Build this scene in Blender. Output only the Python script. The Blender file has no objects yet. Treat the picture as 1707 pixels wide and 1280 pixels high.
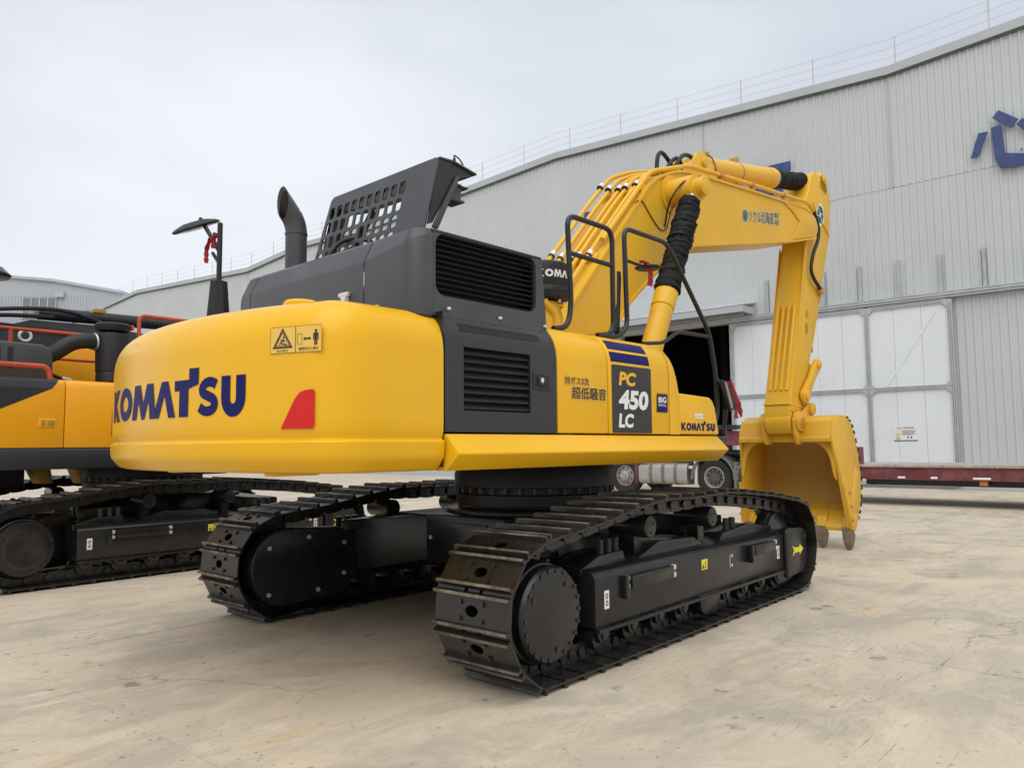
import bpy, bmesh, math, random
from mathutils import Vector, Matrix, geometry
random.seed(7)
PI = math.pi
scene = bpy.context.scene
COL = scene.collection

# ---------------------------------------------------------------- camera
YAW, PITCH, ROLL = math.radians(41.05), math.radians(4.68), math.radians(-0.46)
fw = Vector((math.cos(YAW)*math.cos(PITCH), math.sin(YAW)*math.cos(PITCH), math.sin(PITCH)))
rt = Vector((math.sin(YAW), -math.cos(YAW), 0))
up = rt.cross(fw)
r2 = rt*math.cos(ROLL) + up*math.sin(ROLL)
u2 = up*math.cos(ROLL) - rt*math.sin(ROLL)
cam_data = bpy.data.cameras.new('camera')
cam = bpy.data.objects.new('camera', cam_data); COL.objects.link(cam)
M = Matrix((( r2.x, u2.x, -fw.x, -5.604), (r2.y, u2.y, -fw.y, -4.612), (r2.z, u2.z, -fw.z, 1.444), (0, 0, 0, 1)))
cam.matrix_world = M
cam_data.sensor_width = 36.0
cam_data.lens = 1272.3/1707*36.0
cam_data.clip_start = 0.1
cam_data.clip_end = 2000
scene.camera = cam

# ---------------------------------------------------------------- sky and sun (bright overcast)
SUN_EL, SUN_AZ = math.radians(62), math.radians(215)      # direction the light comes from, seen from the machine
w = bpy.data.worlds.new('World'); scene.world = w; w.use_nodes = True
nt = w.node_tree; nt.nodes.clear()
out = nt.nodes.new('ShaderNodeOutputWorld'); bg = nt.nodes.new('ShaderNodeBackground')
bg.inputs['Strength'].default_value = 0.1
sky = nt.nodes.new('ShaderNodeTexSky'); sky.sky_type = 'NISHITA'; sky.sun_disc = False
sky.sun_elevation = SUN_EL; sky.sun_rotation = PI/2 - SUN_AZ
sky.air_density = 1.5; sky.dust_density = 4.0
tc = nt.nodes.new('ShaderNodeTexCoord')
mp = nt.nodes.new('ShaderNodeMapping'); mp.inputs['Scale'].default_value = (1.0, 1.0, 2.6)
nz = nt.nodes.new('ShaderNodeTexNoise'); nz.inputs['Scale'].default_value = 1.5; nz.inputs['Detail'].default_value = 4; nz.inputs['Roughness'].default_value = 0.45
cr = nt.nodes.new('ShaderNodeValToRGB')
cr.color_ramp.elements[0].position = 0.34; cr.color_ramp.elements[0].color = (5.5, 5.9, 6.6, 1)
cr.color_ramp.elements[1].position = 0.68; cr.color_ramp.elements[1].color = (7.9, 8.2, 8.75, 1)
mx = nt.nodes.new('ShaderNodeMix'); mx.data_type = 'RGBA'; mx.inputs[0].default_value = 0.94
nt.links.new(tc.outputs['Generated'], mp.inputs['Vector']); nt.links.new(mp.outputs['Vector'], nz.inputs['Vector'])
nt.links.new(nz.outputs['Fac'], cr.inputs['Fac'])
nt.links.new(sky.outputs['Color'], mx.inputs[6]); nt.links.new(cr.outputs['Color'], mx.inputs[7])
nt.links.new(mx.outputs[2], bg.inputs['Color']); nt.links.new(bg.outputs['Background'], out.inputs['Surface'])
sun_d = bpy.data.lights.new('sun', 'SUN'); sun_d.energy = 1.7; sun_d.angle = math.radians(70); sun_d.color = (1.0, 0.96, 0.9)
sun = bpy.data.objects.new('sun', sun_d); COL.objects.link(sun)
sd = Vector((math.cos(SUN_AZ)*math.cos(SUN_EL), math.sin(SUN_AZ)*math.cos(SUN_EL), math.sin(SUN_EL)))
sun.rotation_euler = sd.to_track_quat('Z', 'Y').to_euler(); sun.location = sd*40
scene.view_settings.view_transform = 'Standard'
scene.view_settings.look = 'None'
scene.view_settings.exposure = 0.24
scene.view_settings.gamma = 1.0
scene.view_settings.use_curve_mapping = False

# ---------------------------------------------------------------- materials
class NT:
    """small helper round a material's node tree"""
    def __init__(s, name):
        s.m = bpy.data.materials.new(name); s.m.use_nodes = True
        s.t = s.m.node_tree; s.b = s.t.nodes['Principled BSDF']
    def n(s, typ, **kw):
        o = s.t.nodes.new(typ)
        for k, v in kw.items(): setattr(o, k, v)
        return o
    def link(s, a, b): s.t.links.new(a, b)
    def noise(s, vec, scale, detail=4, rough=0.55, dist=0.0):
        o = s.n('ShaderNodeTexNoise'); o.inputs['Scale'].default_value = scale
        o.inputs['Detail'].default_value = detail; o.inputs['Roughness'].default_value = rough
        o.inputs['Distortion'].default_value = dist
        s.link(vec, o.inputs['Vector']); return o.outputs['Fac']
    def ramp(s, fac, a, b, ca=(0, 0, 0, 1), cb=(1, 1, 1, 1)):
        o = s.n('ShaderNodeValToRGB'); e = o.color_ramp.elements
        e[0].position = a; e[1].position = b; e[0].color = ca; e[1].color = cb
        s.link(fac, o.inputs['Fac']); return o.outputs['Color']
    def mix(s, fac, a, b, mode='MIX'):
        o = s.n('ShaderNodeMix', data_type='RGBA', blend_type=mode)
        for sock, v in ((o.inputs[0], fac), (o.inputs[6], a), (o.inputs[7], b)):
            if isinstance(v, (int, float)): sock.default_value = v
            elif isinstance(v, tuple): sock.default_value = v if len(v) == 4 else (*v, 1)
            else: s.link(v, sock)
        return o.outputs[2]
    def math(s, op, a, b):
        o = s.n('ShaderNodeMath', operation=op)
        for sock, v in ((o.inputs[0], a), (o.inputs[1], b)):
            if isinstance(v, (int, float)): sock.default_value = v
            else: s.link(v, sock)
        return o.outputs[0]
    def mapping(s, vec, scale=(1, 1, 1), rot=(0, 0, 0)):
        o = s.n('ShaderNodeMapping'); o.inputs['Scale'].default_value = scale; o.inputs['Rotation'].default_value = rot
        s.link(vec, o.inputs['Vector']); return o.outputs['Vector']
    def pos(s): return s.n('ShaderNodeNewGeometry').outputs['Position']
    def bump(s, h, strength, dist=0.01):
        o = s.n('ShaderNodeBump'); o.inputs['Strength'].default_value = strength; o.inputs['Distance'].default_value = dist
        s.link(h, o.inputs['Height']); s.link(o.outputs['Normal'], s.b.inputs['Normal'])

def paint(name, col, rough=0.4, metal=0.0, var=0.08, vscale=3.0, dust=None, dustamt=0.0, dscale=6.0, bump=0.0, bscale=60.0, coat=0.0, spec=0.5, streak=0.0):
    k = NT(name); p = k.pos()
    n1 = k.noise(p, vscale, 5)
    lo = tuple(max(0, c*(1-var)) for c in col); hi = tuple(c*(1+var) for c in col)
    c = k.mix(k.ramp(n1, 0.3, 0.7), (*lo, 1), (*hi, 1))
    if streak:
        st = k.noise(k.mapping(p, (5, 5, 0.35)), 2.2, 4, 0.6)
        c = k.mix(k.math('MULTIPLY', k.ramp(st, 0.5, 0.8), streak), c, tuple(x*0.72 for x in col))
    if dust:
        f = k.math('MULTIPLY', k.ramp(k.noise(p, dscale, 8, 0.7), 0.42, 0.75), dustamt)
        c = k.mix(f, c, dust)
    k.link(c, k.b.inputs['Base Color'])
    rr = k.n('ShaderNodeMapRange'); rr.inputs[3].default_value = max(0.02, rough-0.07); rr.inputs[4].default_value = min(1, rough+0.1)
    k.link(k.noise(p, vscale*2.3, 6, 0.6), rr.inputs[0]); k.link(rr.outputs[0], k.b.inputs['Roughness'])
    k.b.inputs['Metallic'].default_value = metal; k.b.inputs['Specular IOR Level'].default_value = spec
    if coat: k.b.inputs['Coat Weight'].default_value = coat; k.b.inputs['Coat Roughness'].default_value = 0.12
    if bump: k.bump(k.noise(p, bscale, 4), bump, 0.004)
    return k.m

Y_BODY = paint('yellow_gloss_paint', (0.80, 0.438, 0.006), 0.24, var=0.03, vscale=1.2, bump=0.05, bscale=4, spec=0.34, dust=(0.66, 0.42, 0.10), dustamt=0.12, dscale=3)
Y_BOOM = paint('yellow_satin_paint', (0.74, 0.42, 0.017), 0.38, var=0.05, vscale=1.6, bump=0.08, bscale=14, spec=0.38, dust=(0.66, 0.45, 0.14), dustamt=0.2, dscale=4)
Y_BUCKET = paint('yellow_scuffed_paint', (0.72, 0.40, 0.022), 0.46, var=0.08, vscale=2.5, dust=(0.25, 0.16, 0.07), dustamt=0.35, dscale=5, bump=0.12, bscale=18)
Y_INSIDE = paint('bucket_inside_brown', (0.50, 0.27, 0.035), 0.5, var=0.2, vscale=2.2, dust=(0.20, 0.125, 0.055), dustamt=0.8, dscale=2.2, bump=0.15, bscale=20)
TOOTH = paint('cast_tooth_steel', (0.20, 0.155, 0.11), 0.62, metal=0.25, var=0.25, vscale=12, dust=(0.35, 0.27, 0.18), dustamt=0.5, dscale=14, bump=0.3, bscale=50)
GREY = paint('dark_grey_panel_paint', (0.049, 0.052, 0.057), 0.34, var=0.06, vscale=1.6, bump=0.05, bscale=10, spec=0.45, dust=(0.12, 0.12, 0.115), dustamt=0.22, dscale=3)
DOOR_GREY = paint('charcoal_door_paint', (0.028, 0.028, 0.029), 0.36, var=0.06, vscale=1.6, spec=0.42, bump=0.05, bscale=10)
BLACK = paint('black_frame_paint', (0.011, 0.011, 0.012), 0.27, var=0.25, vscale=4, spec=0.5, dust=(0.05, 0.044, 0.036), dustamt=0.28, dscale=5, bump=0.08, bscale=24)
BLACK_IN = paint('black_louvre_and_shade', (0.012, 0.012, 0.013), 0.5, var=0.1)  # louvre black; also gives the slewing ring its painted shade
SHOE = paint('black_track_steel', (0.014, 0.013, 0.012), 0.30, var=0.4, vscale=9, spec=0.6, dust=(0.055, 0.046, 0.036), dustamt=0.28, dscale=11, bump=0.3, bscale=40)
SHOE_TIP = paint('worn_grouser_steel', (0.085, 0.068, 0.050), 0.55, metal=0.2, var=0.5, vscale=10, dust=(0.38, 0.31, 0.22), dustamt=0.95, dscale=6, bump=0.3, bscale=40)
RUBBER = paint('black_rubber', (0.012, 0.012, 0.013), 0.5, var=0.2, vscale=8, spec=0.4, dust=(0.05, 0.046, 0.04), dustamt=0.25)
BOOT = paint('black_cloth_boot', (0.006, 0.006, 0.007), 0.7, var=0.3, vscale=20, spec=0.3, bump=0.6, bscale=40)
CHROME = paint('zinc_bolt', (0.70, 0.70, 0.69), 0.35, metal=0.5, var=0.1)
HANDRAIL = paint('black_handrail_tube', (0.010, 0.011, 0.012), 0.36, var=0.1)
BLUE = paint('navy_decal', (0.010, 0.012, 0.105), 0.4, var=0.05, spec=0.12)
SIGNBLUE = paint('blue_sign_letter', (0.030, 0.055, 0.19), 0.5, var=0.12, vscale=1.5, dust=(0.15, 0.17, 0.22), dustamt=0.25)
RED = paint('red_reflector', (0.60, 0.012, 0.010), 0.32, var=0.05, spec=0.35)
REDRIB = paint('red_ribbon_cloth', (0.30, 0.012, 0.022), 0.75, var=0.3, vscale=20)
WHITE = paint('white_decal', (0.78, 0.78, 0.76), 0.45, var=0.03)
INK = paint('black_decal_ink', (0.02, 0.018, 0.016), 0.5, var=0.1)
LABELY = paint('pale_yellow_label', (0.78, 0.50, 0.09), 0.45, var=0.05)
YLAB = paint('yellow_small_label', (0.78, 0.66, 0.03), 0.45, var=0.08)
TEAL = paint('teal_decal', (0.015, 0.10, 0.09), 0.45, var=0.2, vscale=14)
GREENSTICK = paint('green_grey_decal', (0.20, 0.27, 0.20), 0.45, var=0.3, vscale=30)
MIRROR = paint('mirror_glass', (0.6, 0.62, 0.62), 0.06, metal=1.0, var=0.02)
GLASS = paint('tinted_glass', (0.02, 0.028, 0.03), 0.08, var=0.1, coat=0.5)
MIRBACK = paint('mirror_back_grey', (0.28, 0.27, 0.24), 0.5, var=0.2)
ORANGE = paint('orange_yellow_paint', (0.84, 0.365, 0.012), 0.3, var=0.03, vscale=1.5, spec=0.38)
ORED = paint('orange_red_handrail', (0.52, 0.075, 0.030), 0.4, var=0.12, vscale=6)
DARKBOOM = paint('dark_boom_paint', (0.017, 0.018, 0.022), 0.42, var=0.15, vscale=3)
DULLY = paint('dull_yellow_casting', (0.45, 0.25, 0.04), 0.55, var=0.2)
MAROON = paint('maroon_trailer_paint', (0.155, 0.022, 0.032), 0.55, var=0.25, vscale=1.8, dust=(0.22, 0.16, 0.15), dustamt=0.55, dscale=2.2, streak=0.4)
DECKWOOD = paint('worn_deck_edge', (0.40, 0.34, 0.28), 0.75, var=0.2, vscale=4, dust=(0.20, 0.12, 0.11), dustamt=0.5)
ALU = paint('aluminium_tank', (0.40, 0.385, 0.36), 0.38, metal=0.55, var=0.1, vscale=5, dust=(0.4, 0.36, 0.3), dustamt=0.3)
FENDER = paint('grey_plastic_fender', (0.15, 0.145, 0.14), 0.6, var=0.2, vscale=5)
RIM = paint('grey_wheel_rim', (0.36, 0.35, 0.34), 0.5, metal=0.3, var=0.25, vscale=9, dust=(0.2, 0.16, 0.12), dustamt=0.5)
AMBER = paint('amber_marker', (0.6, 0.20, 0.03), 0.4)
WALL = paint('grey_cladding', (0.52, 0.55, 0.555), 0.48, var=0.03, vscale=0.4, dust=(0.40, 0.425, 0.43), dustamt=0.25, dscale=0.5, streak=0.07)
TRIM = paint('grey_eave_trim', (0.42, 0.45, 0.47), 0.5, var=0.05, vscale=0.6)
TRIMDARK = paint('dark_gap_shade', (0.10, 0.105, 0.11), 0.6)  # dark grey standing in for shade in gaps and grooves
DOORWHITE = paint('white_door_sheet', (0.72, 0.755, 0.78), 0.45, var=0.02, vscale=0.7, dust=(0.60, 0.635, 0.66), dustamt=0.4, dscale=0.8, streak=0.12)
GALV = paint('galvanised_steel', (0.47, 0.485, 0.495), 0.42, metal=0.3, var=0.14, vscale=3, dust=(0.26, 0.27, 0.27), dustamt=0.4)
ROOF = paint('pale_roof_sheet', (0.66, 0.68, 0.69), 0.5, var=0.05)
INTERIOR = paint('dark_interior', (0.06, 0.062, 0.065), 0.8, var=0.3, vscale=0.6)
FARWALL = paint('blue_grey_cladding', (0.40, 0.43, 0.47), 0.55, var=0.04, vscale=0.2, streak=0.15)
FARWIN = paint('far_window_band', (0.19, 0.205, 0.225), 0.4, var=0.1)

def concrete():
    k = NT('weathered_concrete'); p = k.pos()
    def off(x, y, rot=0.0, sc=(1, 1, 1)):
        o = k.n('ShaderNodeMapping'); o.inputs['Location'].default_value = (x, y, 0); o.inputs['Rotation'].default_value = (0, 0, rot); o.inputs['Scale'].default_value = sc
        k.link(p, o.inputs['Vector']); return o.outputs['Vector']
    def lay(c, f, amt, col): return k.mix(k.math('MULTIPLY', f, amt), c, col)
    big = k.noise(p, 0.30, 5, 0.62, 0.5); mid = k.noise(p, 1.5, 9, 0.68, 0.8); fine = k.noise(p, 19, 7, 0.72); grit = k.noise(p, 120, 3, 0.6)
    c = k.mix(k.ramp(big, 0.38, 0.62), (0.575, 0.482, 0.345, 1), (0.50, 0.438, 0.34, 1))
    c = lay(c, k.ramp(mid, 0.48, 0.62), 0.5, (0.625, 0.545, 0.42, 1))
    # soft grey tyre-polished clouds and a few long smears
    c = lay(c, k.ramp(k.noise(off(3, 9, 0.5, (0.8, 1.4, 1)), 0.9, 10, 0.66, 0.9), 0.49, 0.61), 0.72, (0.325, 0.29, 0.235, 1))
    c = lay(c, k.ramp(k.noise(off(7, 2, -0.95, (0.5, 1.9, 1)), 1.3, 10, 0.7, 0.6), 0.54, 0.66), 0.42, (0.31, 0.285, 0.24, 1))
    c = lay(c, k.ramp(k.noise(off(17, 31, 0.2, (1, 1.3, 1)), 0.5, 9, 0.72, 0.9), 0.53, 0.59), 0.45, (0.35, 0.315, 0.26, 1))
    c = lay(c, k.ramp(k.noise(off(41, 5, 0.7, (0.7, 1.1, 1)), 1.1, 12, 0.76, 1.2), 0.545, 0.60), 0.30, (0.68, 0.60, 0.47, 1))
    c = lay(c, k.ramp(k.noise(off(13, 77, 0.3, (0.9, 1.2, 1)), 2.6, 12, 0.78, 1.5), 0.575, 0.61), 0.38, (0.31, 0.275, 0.225, 1))
    # sparse fine scratches in several directions, each in its own patches
    for ang, sc, col, amt, ox in ((0.95, 2.6, (0.76, 0.68, 0.55, 1), 0.55, 3.1), (-0.62, 2.3, (0.19, 0.165, 0.135, 1), 0.7, 11.7), (0.22, 3.0, (0.18, 0.155, 0.13, 1), 0.7, 23.4), (1.35, 2.4, (0.22, 0.185, 0.15, 1), 0.7, 37.9), (-0.2, 4.4, (0.16, 0.14, 0.12, 1), 0.65, 51.3)):
        s_ = k.noise(off(ox, ox*0.7, ang, (0.9, 22, 1)), sc, 5, 0.7, 0.8)
        patch = k.ramp(k.noise(off(ox*2, ox), 0.75, 7, 0.74), 0.53, 0.60)
        c = lay(c, k.math('MULTIPLY', k.ramp(s_, 0.60, 0.635), patch), amt*1.2, col)
    # rusty and orange-yellow drag marks
    for ang, ox, col in ((1.0, 5.0, (0.50, 0.27, 0.14, 1)), (0.75, 63.0, (0.52, 0.36, 0.15, 1))):
        ru = k.noise(off(ox, 2*ox, ang, (0.7, 7.5, 1)), 1.4, 6, 0.66, 0.5)
        c = lay(c, k.math('MULTIPLY', k.ramp(ru, 0.56, 0.62), k.ramp(k.noise(off(ox, ox), 0.5, 5, 0.65), 0.53, 0.60)), 0.5, col)
    # crumbs, oil spots and chips
    for sc, r, amt, ox in ((2.2, 0.13, 0.75, 0.0), (6.5, 0.13, 0.7, 9.0), (14.0, 0.15, 0.6, 21.0)):
        v = k.n('ShaderNodeTexVoronoi'); v.inputs['Scale'].default_value = sc; k.link(off(ox, 0), v.inputs['Vector'])
        d = k.math('ADD', v.outputs['Distance'], k.math('MULTIPLY', k.math('SUBTRACT', fine, 0.5), 0.5))
        c = lay(c, k.math('MULTIPLY', k.ramp(d, r-0.02, r, (1, 1, 1, 1), (0, 0, 0, 1)), k.ramp(k.noise(off(ox+3, ox), 1.1, 4, 0.6), 0.5, 0.58)), amt, (0.115, 0.10, 0.08, 1))
    wv = k.n('ShaderNodeVectorMath', operation='ADD'); nv = k.n('ShaderNodeTexNoise'); nv.inputs['Scale'].default_value = 1.6; nv.inputs['Detail'].default_value = 6
    k.link(p, nv.inputs['Vector']); k.link(p, wv.inputs[0]); k.link(nv.outputs['Color'], wv.inputs[1])
    vc = k.n('ShaderNodeTexVoronoi', feature='DISTANCE_TO_EDGE'); vc.inputs['Scale'].default_value = 0.42; k.link(wv.outputs[0], vc.inputs['Vector'])
    crack = k.math('MULTIPLY', k.ramp(vc.outputs['Distance'], 0.0025, 0.006, (1, 1, 1, 1), (0, 0, 0, 1)), k.ramp(k.noise(off(4, 8), 0.35, 4, 0.6), 0.5, 0.56))
    c = lay(c, crack, 0.7, (0.14, 0.12, 0.10, 1))
    c = lay(c, k.ramp(fine, 0.45, 0.68), 0.26, (0.37, 0.32, 0.25, 1))
    c = lay(c, k.ramp(grit, 0.45, 0.62), 0.20, (0.64, 0.56, 0.44, 1))
    oi = k.n('ShaderNodeObjectInfo')
    c = lay(c, oi.outputs['Random'], 0.16, (0.40, 0.36, 0.30, 1))
    k.link(c, k.b.inputs['Base Color'])
    rr = k.n('ShaderNodeMapRange'); rr.inputs[3].default_value = 0.5; rr.inputs[4].default_value = 0.85
    k.link(mid, rr.inputs[0]); k.link(rr.outputs[0], k.b.inputs['Roughness'])
    h = k.math('ADD', k.math('MULTIPLY', fine, 0.6), k.math('MULTIPLY', grit, 0.4)); k.bump(h, 0.4, 0.008)
    return k.m
CONCRETE = concrete()

# ---------------------------------------------------------------- mesh helpers
class MB:
    """collects simple solids, then links them as ONE mesh object"""
    def __init__(s): s.v = []; s.f = []; s.mi = []
    def add(s, vs, fs, mi=0):
        o = len(s.v); s.v += [tuple(v) for v in vs]
        for f in fs: s.f.append(tuple(i+o for i in f)); s.mi.append(mi)
        return s
    def box(s, x0, x1, y0, y1, z0, z1, mi=0):
        v = [(x, y, z) for z in (z0, z1) for y in (y0, y1) for x in (x0, x1)]
        return s.add(v, [(0, 2, 3, 1), (4, 5, 7, 6), (0, 1, 5, 4), (2, 6, 7, 3), (0, 4, 6, 2), (1, 3, 7, 5)], mi)
    def prism(s, pts, axis, a, b, mi=0):
        """outline in the plane across `axis` (x: (y,z); y: (x,z); z: (x,y)) swept from a to b"""
        def P(p, t): return (t, p[0], p[1]) if axis == 'x' else (p[0], t, p[1]) if axis == 'y' else (p[0], p[1], t)
        n = len(pts); ar = sum(pts[i][0]*pts[(i+1) % n][1]-pts[(i+1) % n][0]*pts[i][1] for i in range(n))
        q = list(pts) if ar > 0 else list(reversed(pts))
        if axis == 'y': q.reverse()
        if a > b: a, b = b, a
        v = [P(p, a) for p in q]+[P(p, b) for p in q]
        fs = [tuple(range(n-1, -1, -1)), tuple(range(n, 2*n))]+[(i, (i+1) % n, n+(i+1) % n, n+i) for i in range(n)]
        return s.add(v, fs, mi)
    def loft(s, rings, cap=True, closed=True, mi=0):
        n = len(rings[0]); v = [p for r in rings for p in r]; fs = []
        for k in range(len(rings)-1):
            for i in range(n if closed else n-1):
                j = (i+1) % n; fs.append((k*n+i, k*n+j, (k+1)*n+j, (k+1)*n+i))
        if cap: fs.append(tuple(range(n-1, -1, -1))); fs.append(tuple(range((len(rings)-1)*n, len(rings)*n)))
        return s.add(v, fs, mi)
    def tube(s, pts, r, n=8, mi=0, cap=True, rs=None):
        pts = [Vector(p) for p in pts]; rings = []; prev = None
        for i, p in enumerate(pts):
            d = (pts[min(i+1, len(pts)-1)]-pts[max(i-1, 0)]).normalized()
            if prev is None:
                a = Vector((0, 0, 1)) if abs(d.z) < 0.9 else Vector((1, 0, 0))
                e1 = d.cross(a).normalized()
            else:
                e1 = (prev-d*prev.dot(d)); e1 = e1.normalized() if e1.length > 1e-6 else d.orthogonal().normalized()
            prev = e1; e2 = d.cross(e1); rr = rs[i] if rs else r
            rings.append([tuple(p+(e1*math.cos(2*PI*k/n)+e2*math.sin(2*PI*k/n))*rr) for k in range(n)])
        return s.loft(rings, cap, True, mi)
    def cyl(s, p0, p1, r, n=16, mi=0, r1=None):
        return s.tube([p0, p1], r, n, mi, True, [r, r if r1 is None else r1])
    def lathe(s, prof, origin, axis='z', n=24, mi=0, cap=True):
        """profile of (radius, height) turned round an axis through origin"""
        rings = []
        for r, h in prof:
            ring = []
            for k in range(n):
                a = 2*PI*k/n; c, d = r*math.cos(a), r*math.sin(a)
                q = (c, d, h) if axis == 'z' else (d, h, c) if axis == 'y' else (h, c, d)
                ring.append((origin[0]+q[0], origin[1]+q[1], origin[2]+q[2]))
            rings.append(ring)
        return s.loft(rings, cap, True, mi)
    def flat(s, loops, fn, thick=0.0, mi=0):
        """2-D outlines (first outer, then holes) filled and mapped to 3-D by fn(x, y, depth)"""
        tri = geometry.tessellate_polygon([[Vector((x, y, 0)) for x, y in l] for l in loops])
        pts = [p for l in loops for p in l]
        def ori(t):
            a, b, c = (pts[i] for i in t)
            return t if (b[0]-a[0])*(c[1]-a[1])-(b[1]-a[1])*(c[0]-a[0]) > 0 else (t[0], t[2], t[1])
        tri = [ori(t) for t in tri]
        s.add([fn(x, y, thick) for x, y in pts], tri, mi)
        if thick:
            n = len(pts); fs = [tuple(reversed(t)) for t in tri]
            s.add([fn(x, y, 0) for x, y in pts], fs, mi)
            o = 0; base = []
            for l in loops:
                m_ = len(l); vv = [fn(x, y, 0) for x, y in l]+[fn(x, y, thick) for x, y in l]
                s.add(vv, [(i, (i+1) % m_, m_+(i+1) % m_, m_+i) for i in range(m_)], mi)
        return s
    def mesh(s, name, mats, bevel=0.0, angle=35, fix=True, seg=2):
        me = bpy.data.meshes.new(name)
        bm = bmesh.new(); vs = [bm.verts.new(v) for v in s.v]
        for f, mi in zip(s.f, s.mi):
            try: q = bm.faces.new([vs[i] for i in f]); q.material_index = mi
            except ValueError: pass
        if fix: bmesh.ops.recalc_face_normals(bm, faces=bm.faces[:])
        if bevel:
            ed = [e for e in bm.edges if len(e.link_faces) == 2 and e.calc_face_angle(0) > math.radians(28)]
            bmesh.ops.bevel(bm, geom=ed, offset=bevel, segments=seg, affect='EDGES', clamp_overlap=True, profile=0.5)
        bm.to_mesh(me); bm.free()
        for m in (mats if isinstance(mats, (list, tuple)) else [mats]): me.materials.append(m)
        if angle:
            me.polygons.foreach_set('use_smooth', [True]*len(me.polygons))
            me.set_sharp_from_angle(angle=math.radians(angle))
        return me
    def build(s, name, mats, parent=None, bevel=0.0, angle=35, fix=True, seg=2, rz=0.0, loc=(0, 0, 0)):
        return link(name, s.mesh(name, mats, bevel, angle, fix, seg), parent, rz, loc)

def link(name, me, parent=None, rz=0.0, loc=(0, 0, 0)):
    o = bpy.data.objects.new(name, me); COL.objects.link(o)
    o.location = loc; o.rotation_euler = (0, 0, rz)
    if parent: o.parent = parent
    return o
def thing(name, label, cat, loc=(0, 0, 0), rz=0.0, group=None):
    o = bpy.data.objects.new(name, None); COL.objects.link(o); o.location = loc; o.rotation_euler = (0, 0, rz)
    o.empty_display_size = 0.2
    return tag(o, label, cat, group)
def tag(o, label, cat, group=None):
    o['label'] = label; o['category'] = cat
    if group: o['group'] = group
    return o
def arc(cx, cy, r, a0, a1, n):
    return [(cx+r*math.cos(math.radians(a0+(a1-a0)*i/n)), cy+r*math.sin(math.radians(a0+(a1-a0)*i/n))) for i in range(n+1)]
def rrect(x0, x1, y0, y1, r, n=4):
    return arc(x1-r, y1-r, r, 0, 90, n)+arc(x0+r, y1-r, r, 90, 180, n)+arc(x0+r, y0+r, r, 180, 270, n)+arc(x1-r, y0+r, r, 270, 360, n)
def bend(pts, r, n=5):
    """round the corners of a 3-D polyline"""
    P = [Vector(p) for p in pts]; o = [P[0]]
    for i in range(1, len(P)-1):
        a, b, c = P[i-1], P[i], P[i+1]; d = min(r, (a-b).length*0.49, (c-b).length*0.49)
        s_, e = b+(a-b).normalized()*d, b+(c-b).normalized()*d
        for k in range(n+1):
            t = k/n; o.append(s_*(1-t)**2+b*2*t*(1-t)+e*t*t)
    return o+[P[-1]]
def smooth_path(pts, n=6):
    P = [Vector(p) for p in pts]; o = []
    for i in range(len(P)-1):
        p0, p1, p2, p3 = P[max(i-1, 0)], P[i], P[i+1], P[min(i+2, len(P)-1)]
        for k in range(n):
            t = k/n; o.append(0.5*((2*p1)+(p2-p0)*t+(2*p0-5*p1+4*p2-p3)*t*t+(3*p1-p0-3*p2+p3)*t**3))
    return o+[P[-1]]

def text2d(body, bold=0.0):
    """the built-in font as 2-D vertices and faces, scaled to unit height, x from 0"""
    c = bpy.data.curves.new('lettering', 'FONT'); c.body = body; c.offset = bold; c.resolution_u = 3
    o = bpy.data.objects.new('lettering', c); COL.objects.link(o)
    bpy.context.view_layer.update()
    dg = bpy.context.evaluated_depsgraph_get(); me = o.evaluated_get(dg).to_mesh()
    vs = [(v.co.x, v.co.y) for v in me.vertices]; fs = [tuple(p.vertices) for p in me.polygons]
    o.evaluated_get(dg).to_mesh_clear(); bpy.data.objects.remove(o); bpy.data.curves.remove(c)
    x0 = min(v[0] for v in vs); x1 = max(v[0] for v in vs); y0 = min(v[1] for v in vs); y1 = max(v[1] for v in vs)
    return [((x-x0)/(x1-x0), (y-y0)/(y1-y0)) for x, y in vs], fs
def put_text(mb, body, x0, x1, y0, y1, fn, bold=0.0, depth=0.0, mi=0, shear=0.0):
    cjk = any(ord(ch) > 0x2000 for ch in body)
    vs, fs = text2d(body, 0.0 if cjk else bold)
    shifts = [(0, 0)]
    if cjk and bold:
        r = bold*(y1-y0)*0.8; shifts += [(r*math.cos(t*PI/4), r*math.sin(t*PI/4)) for t in range(8)]
    for i, (sx, sy) in enumerate(shifts):
        q = [Vector(fn(x0+(x1-x0)*x+shear*y+sx, y0+(y1-y0)*y+sy, depth)) for x, y in vs]
        mb.add([tuple(p+NUDGE*(i*0.00006)) for p in q], fs, mi)
NUDGE = Vector((-0.6, -0.8, 0.0))                # stacked copies step outward by a hair

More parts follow.
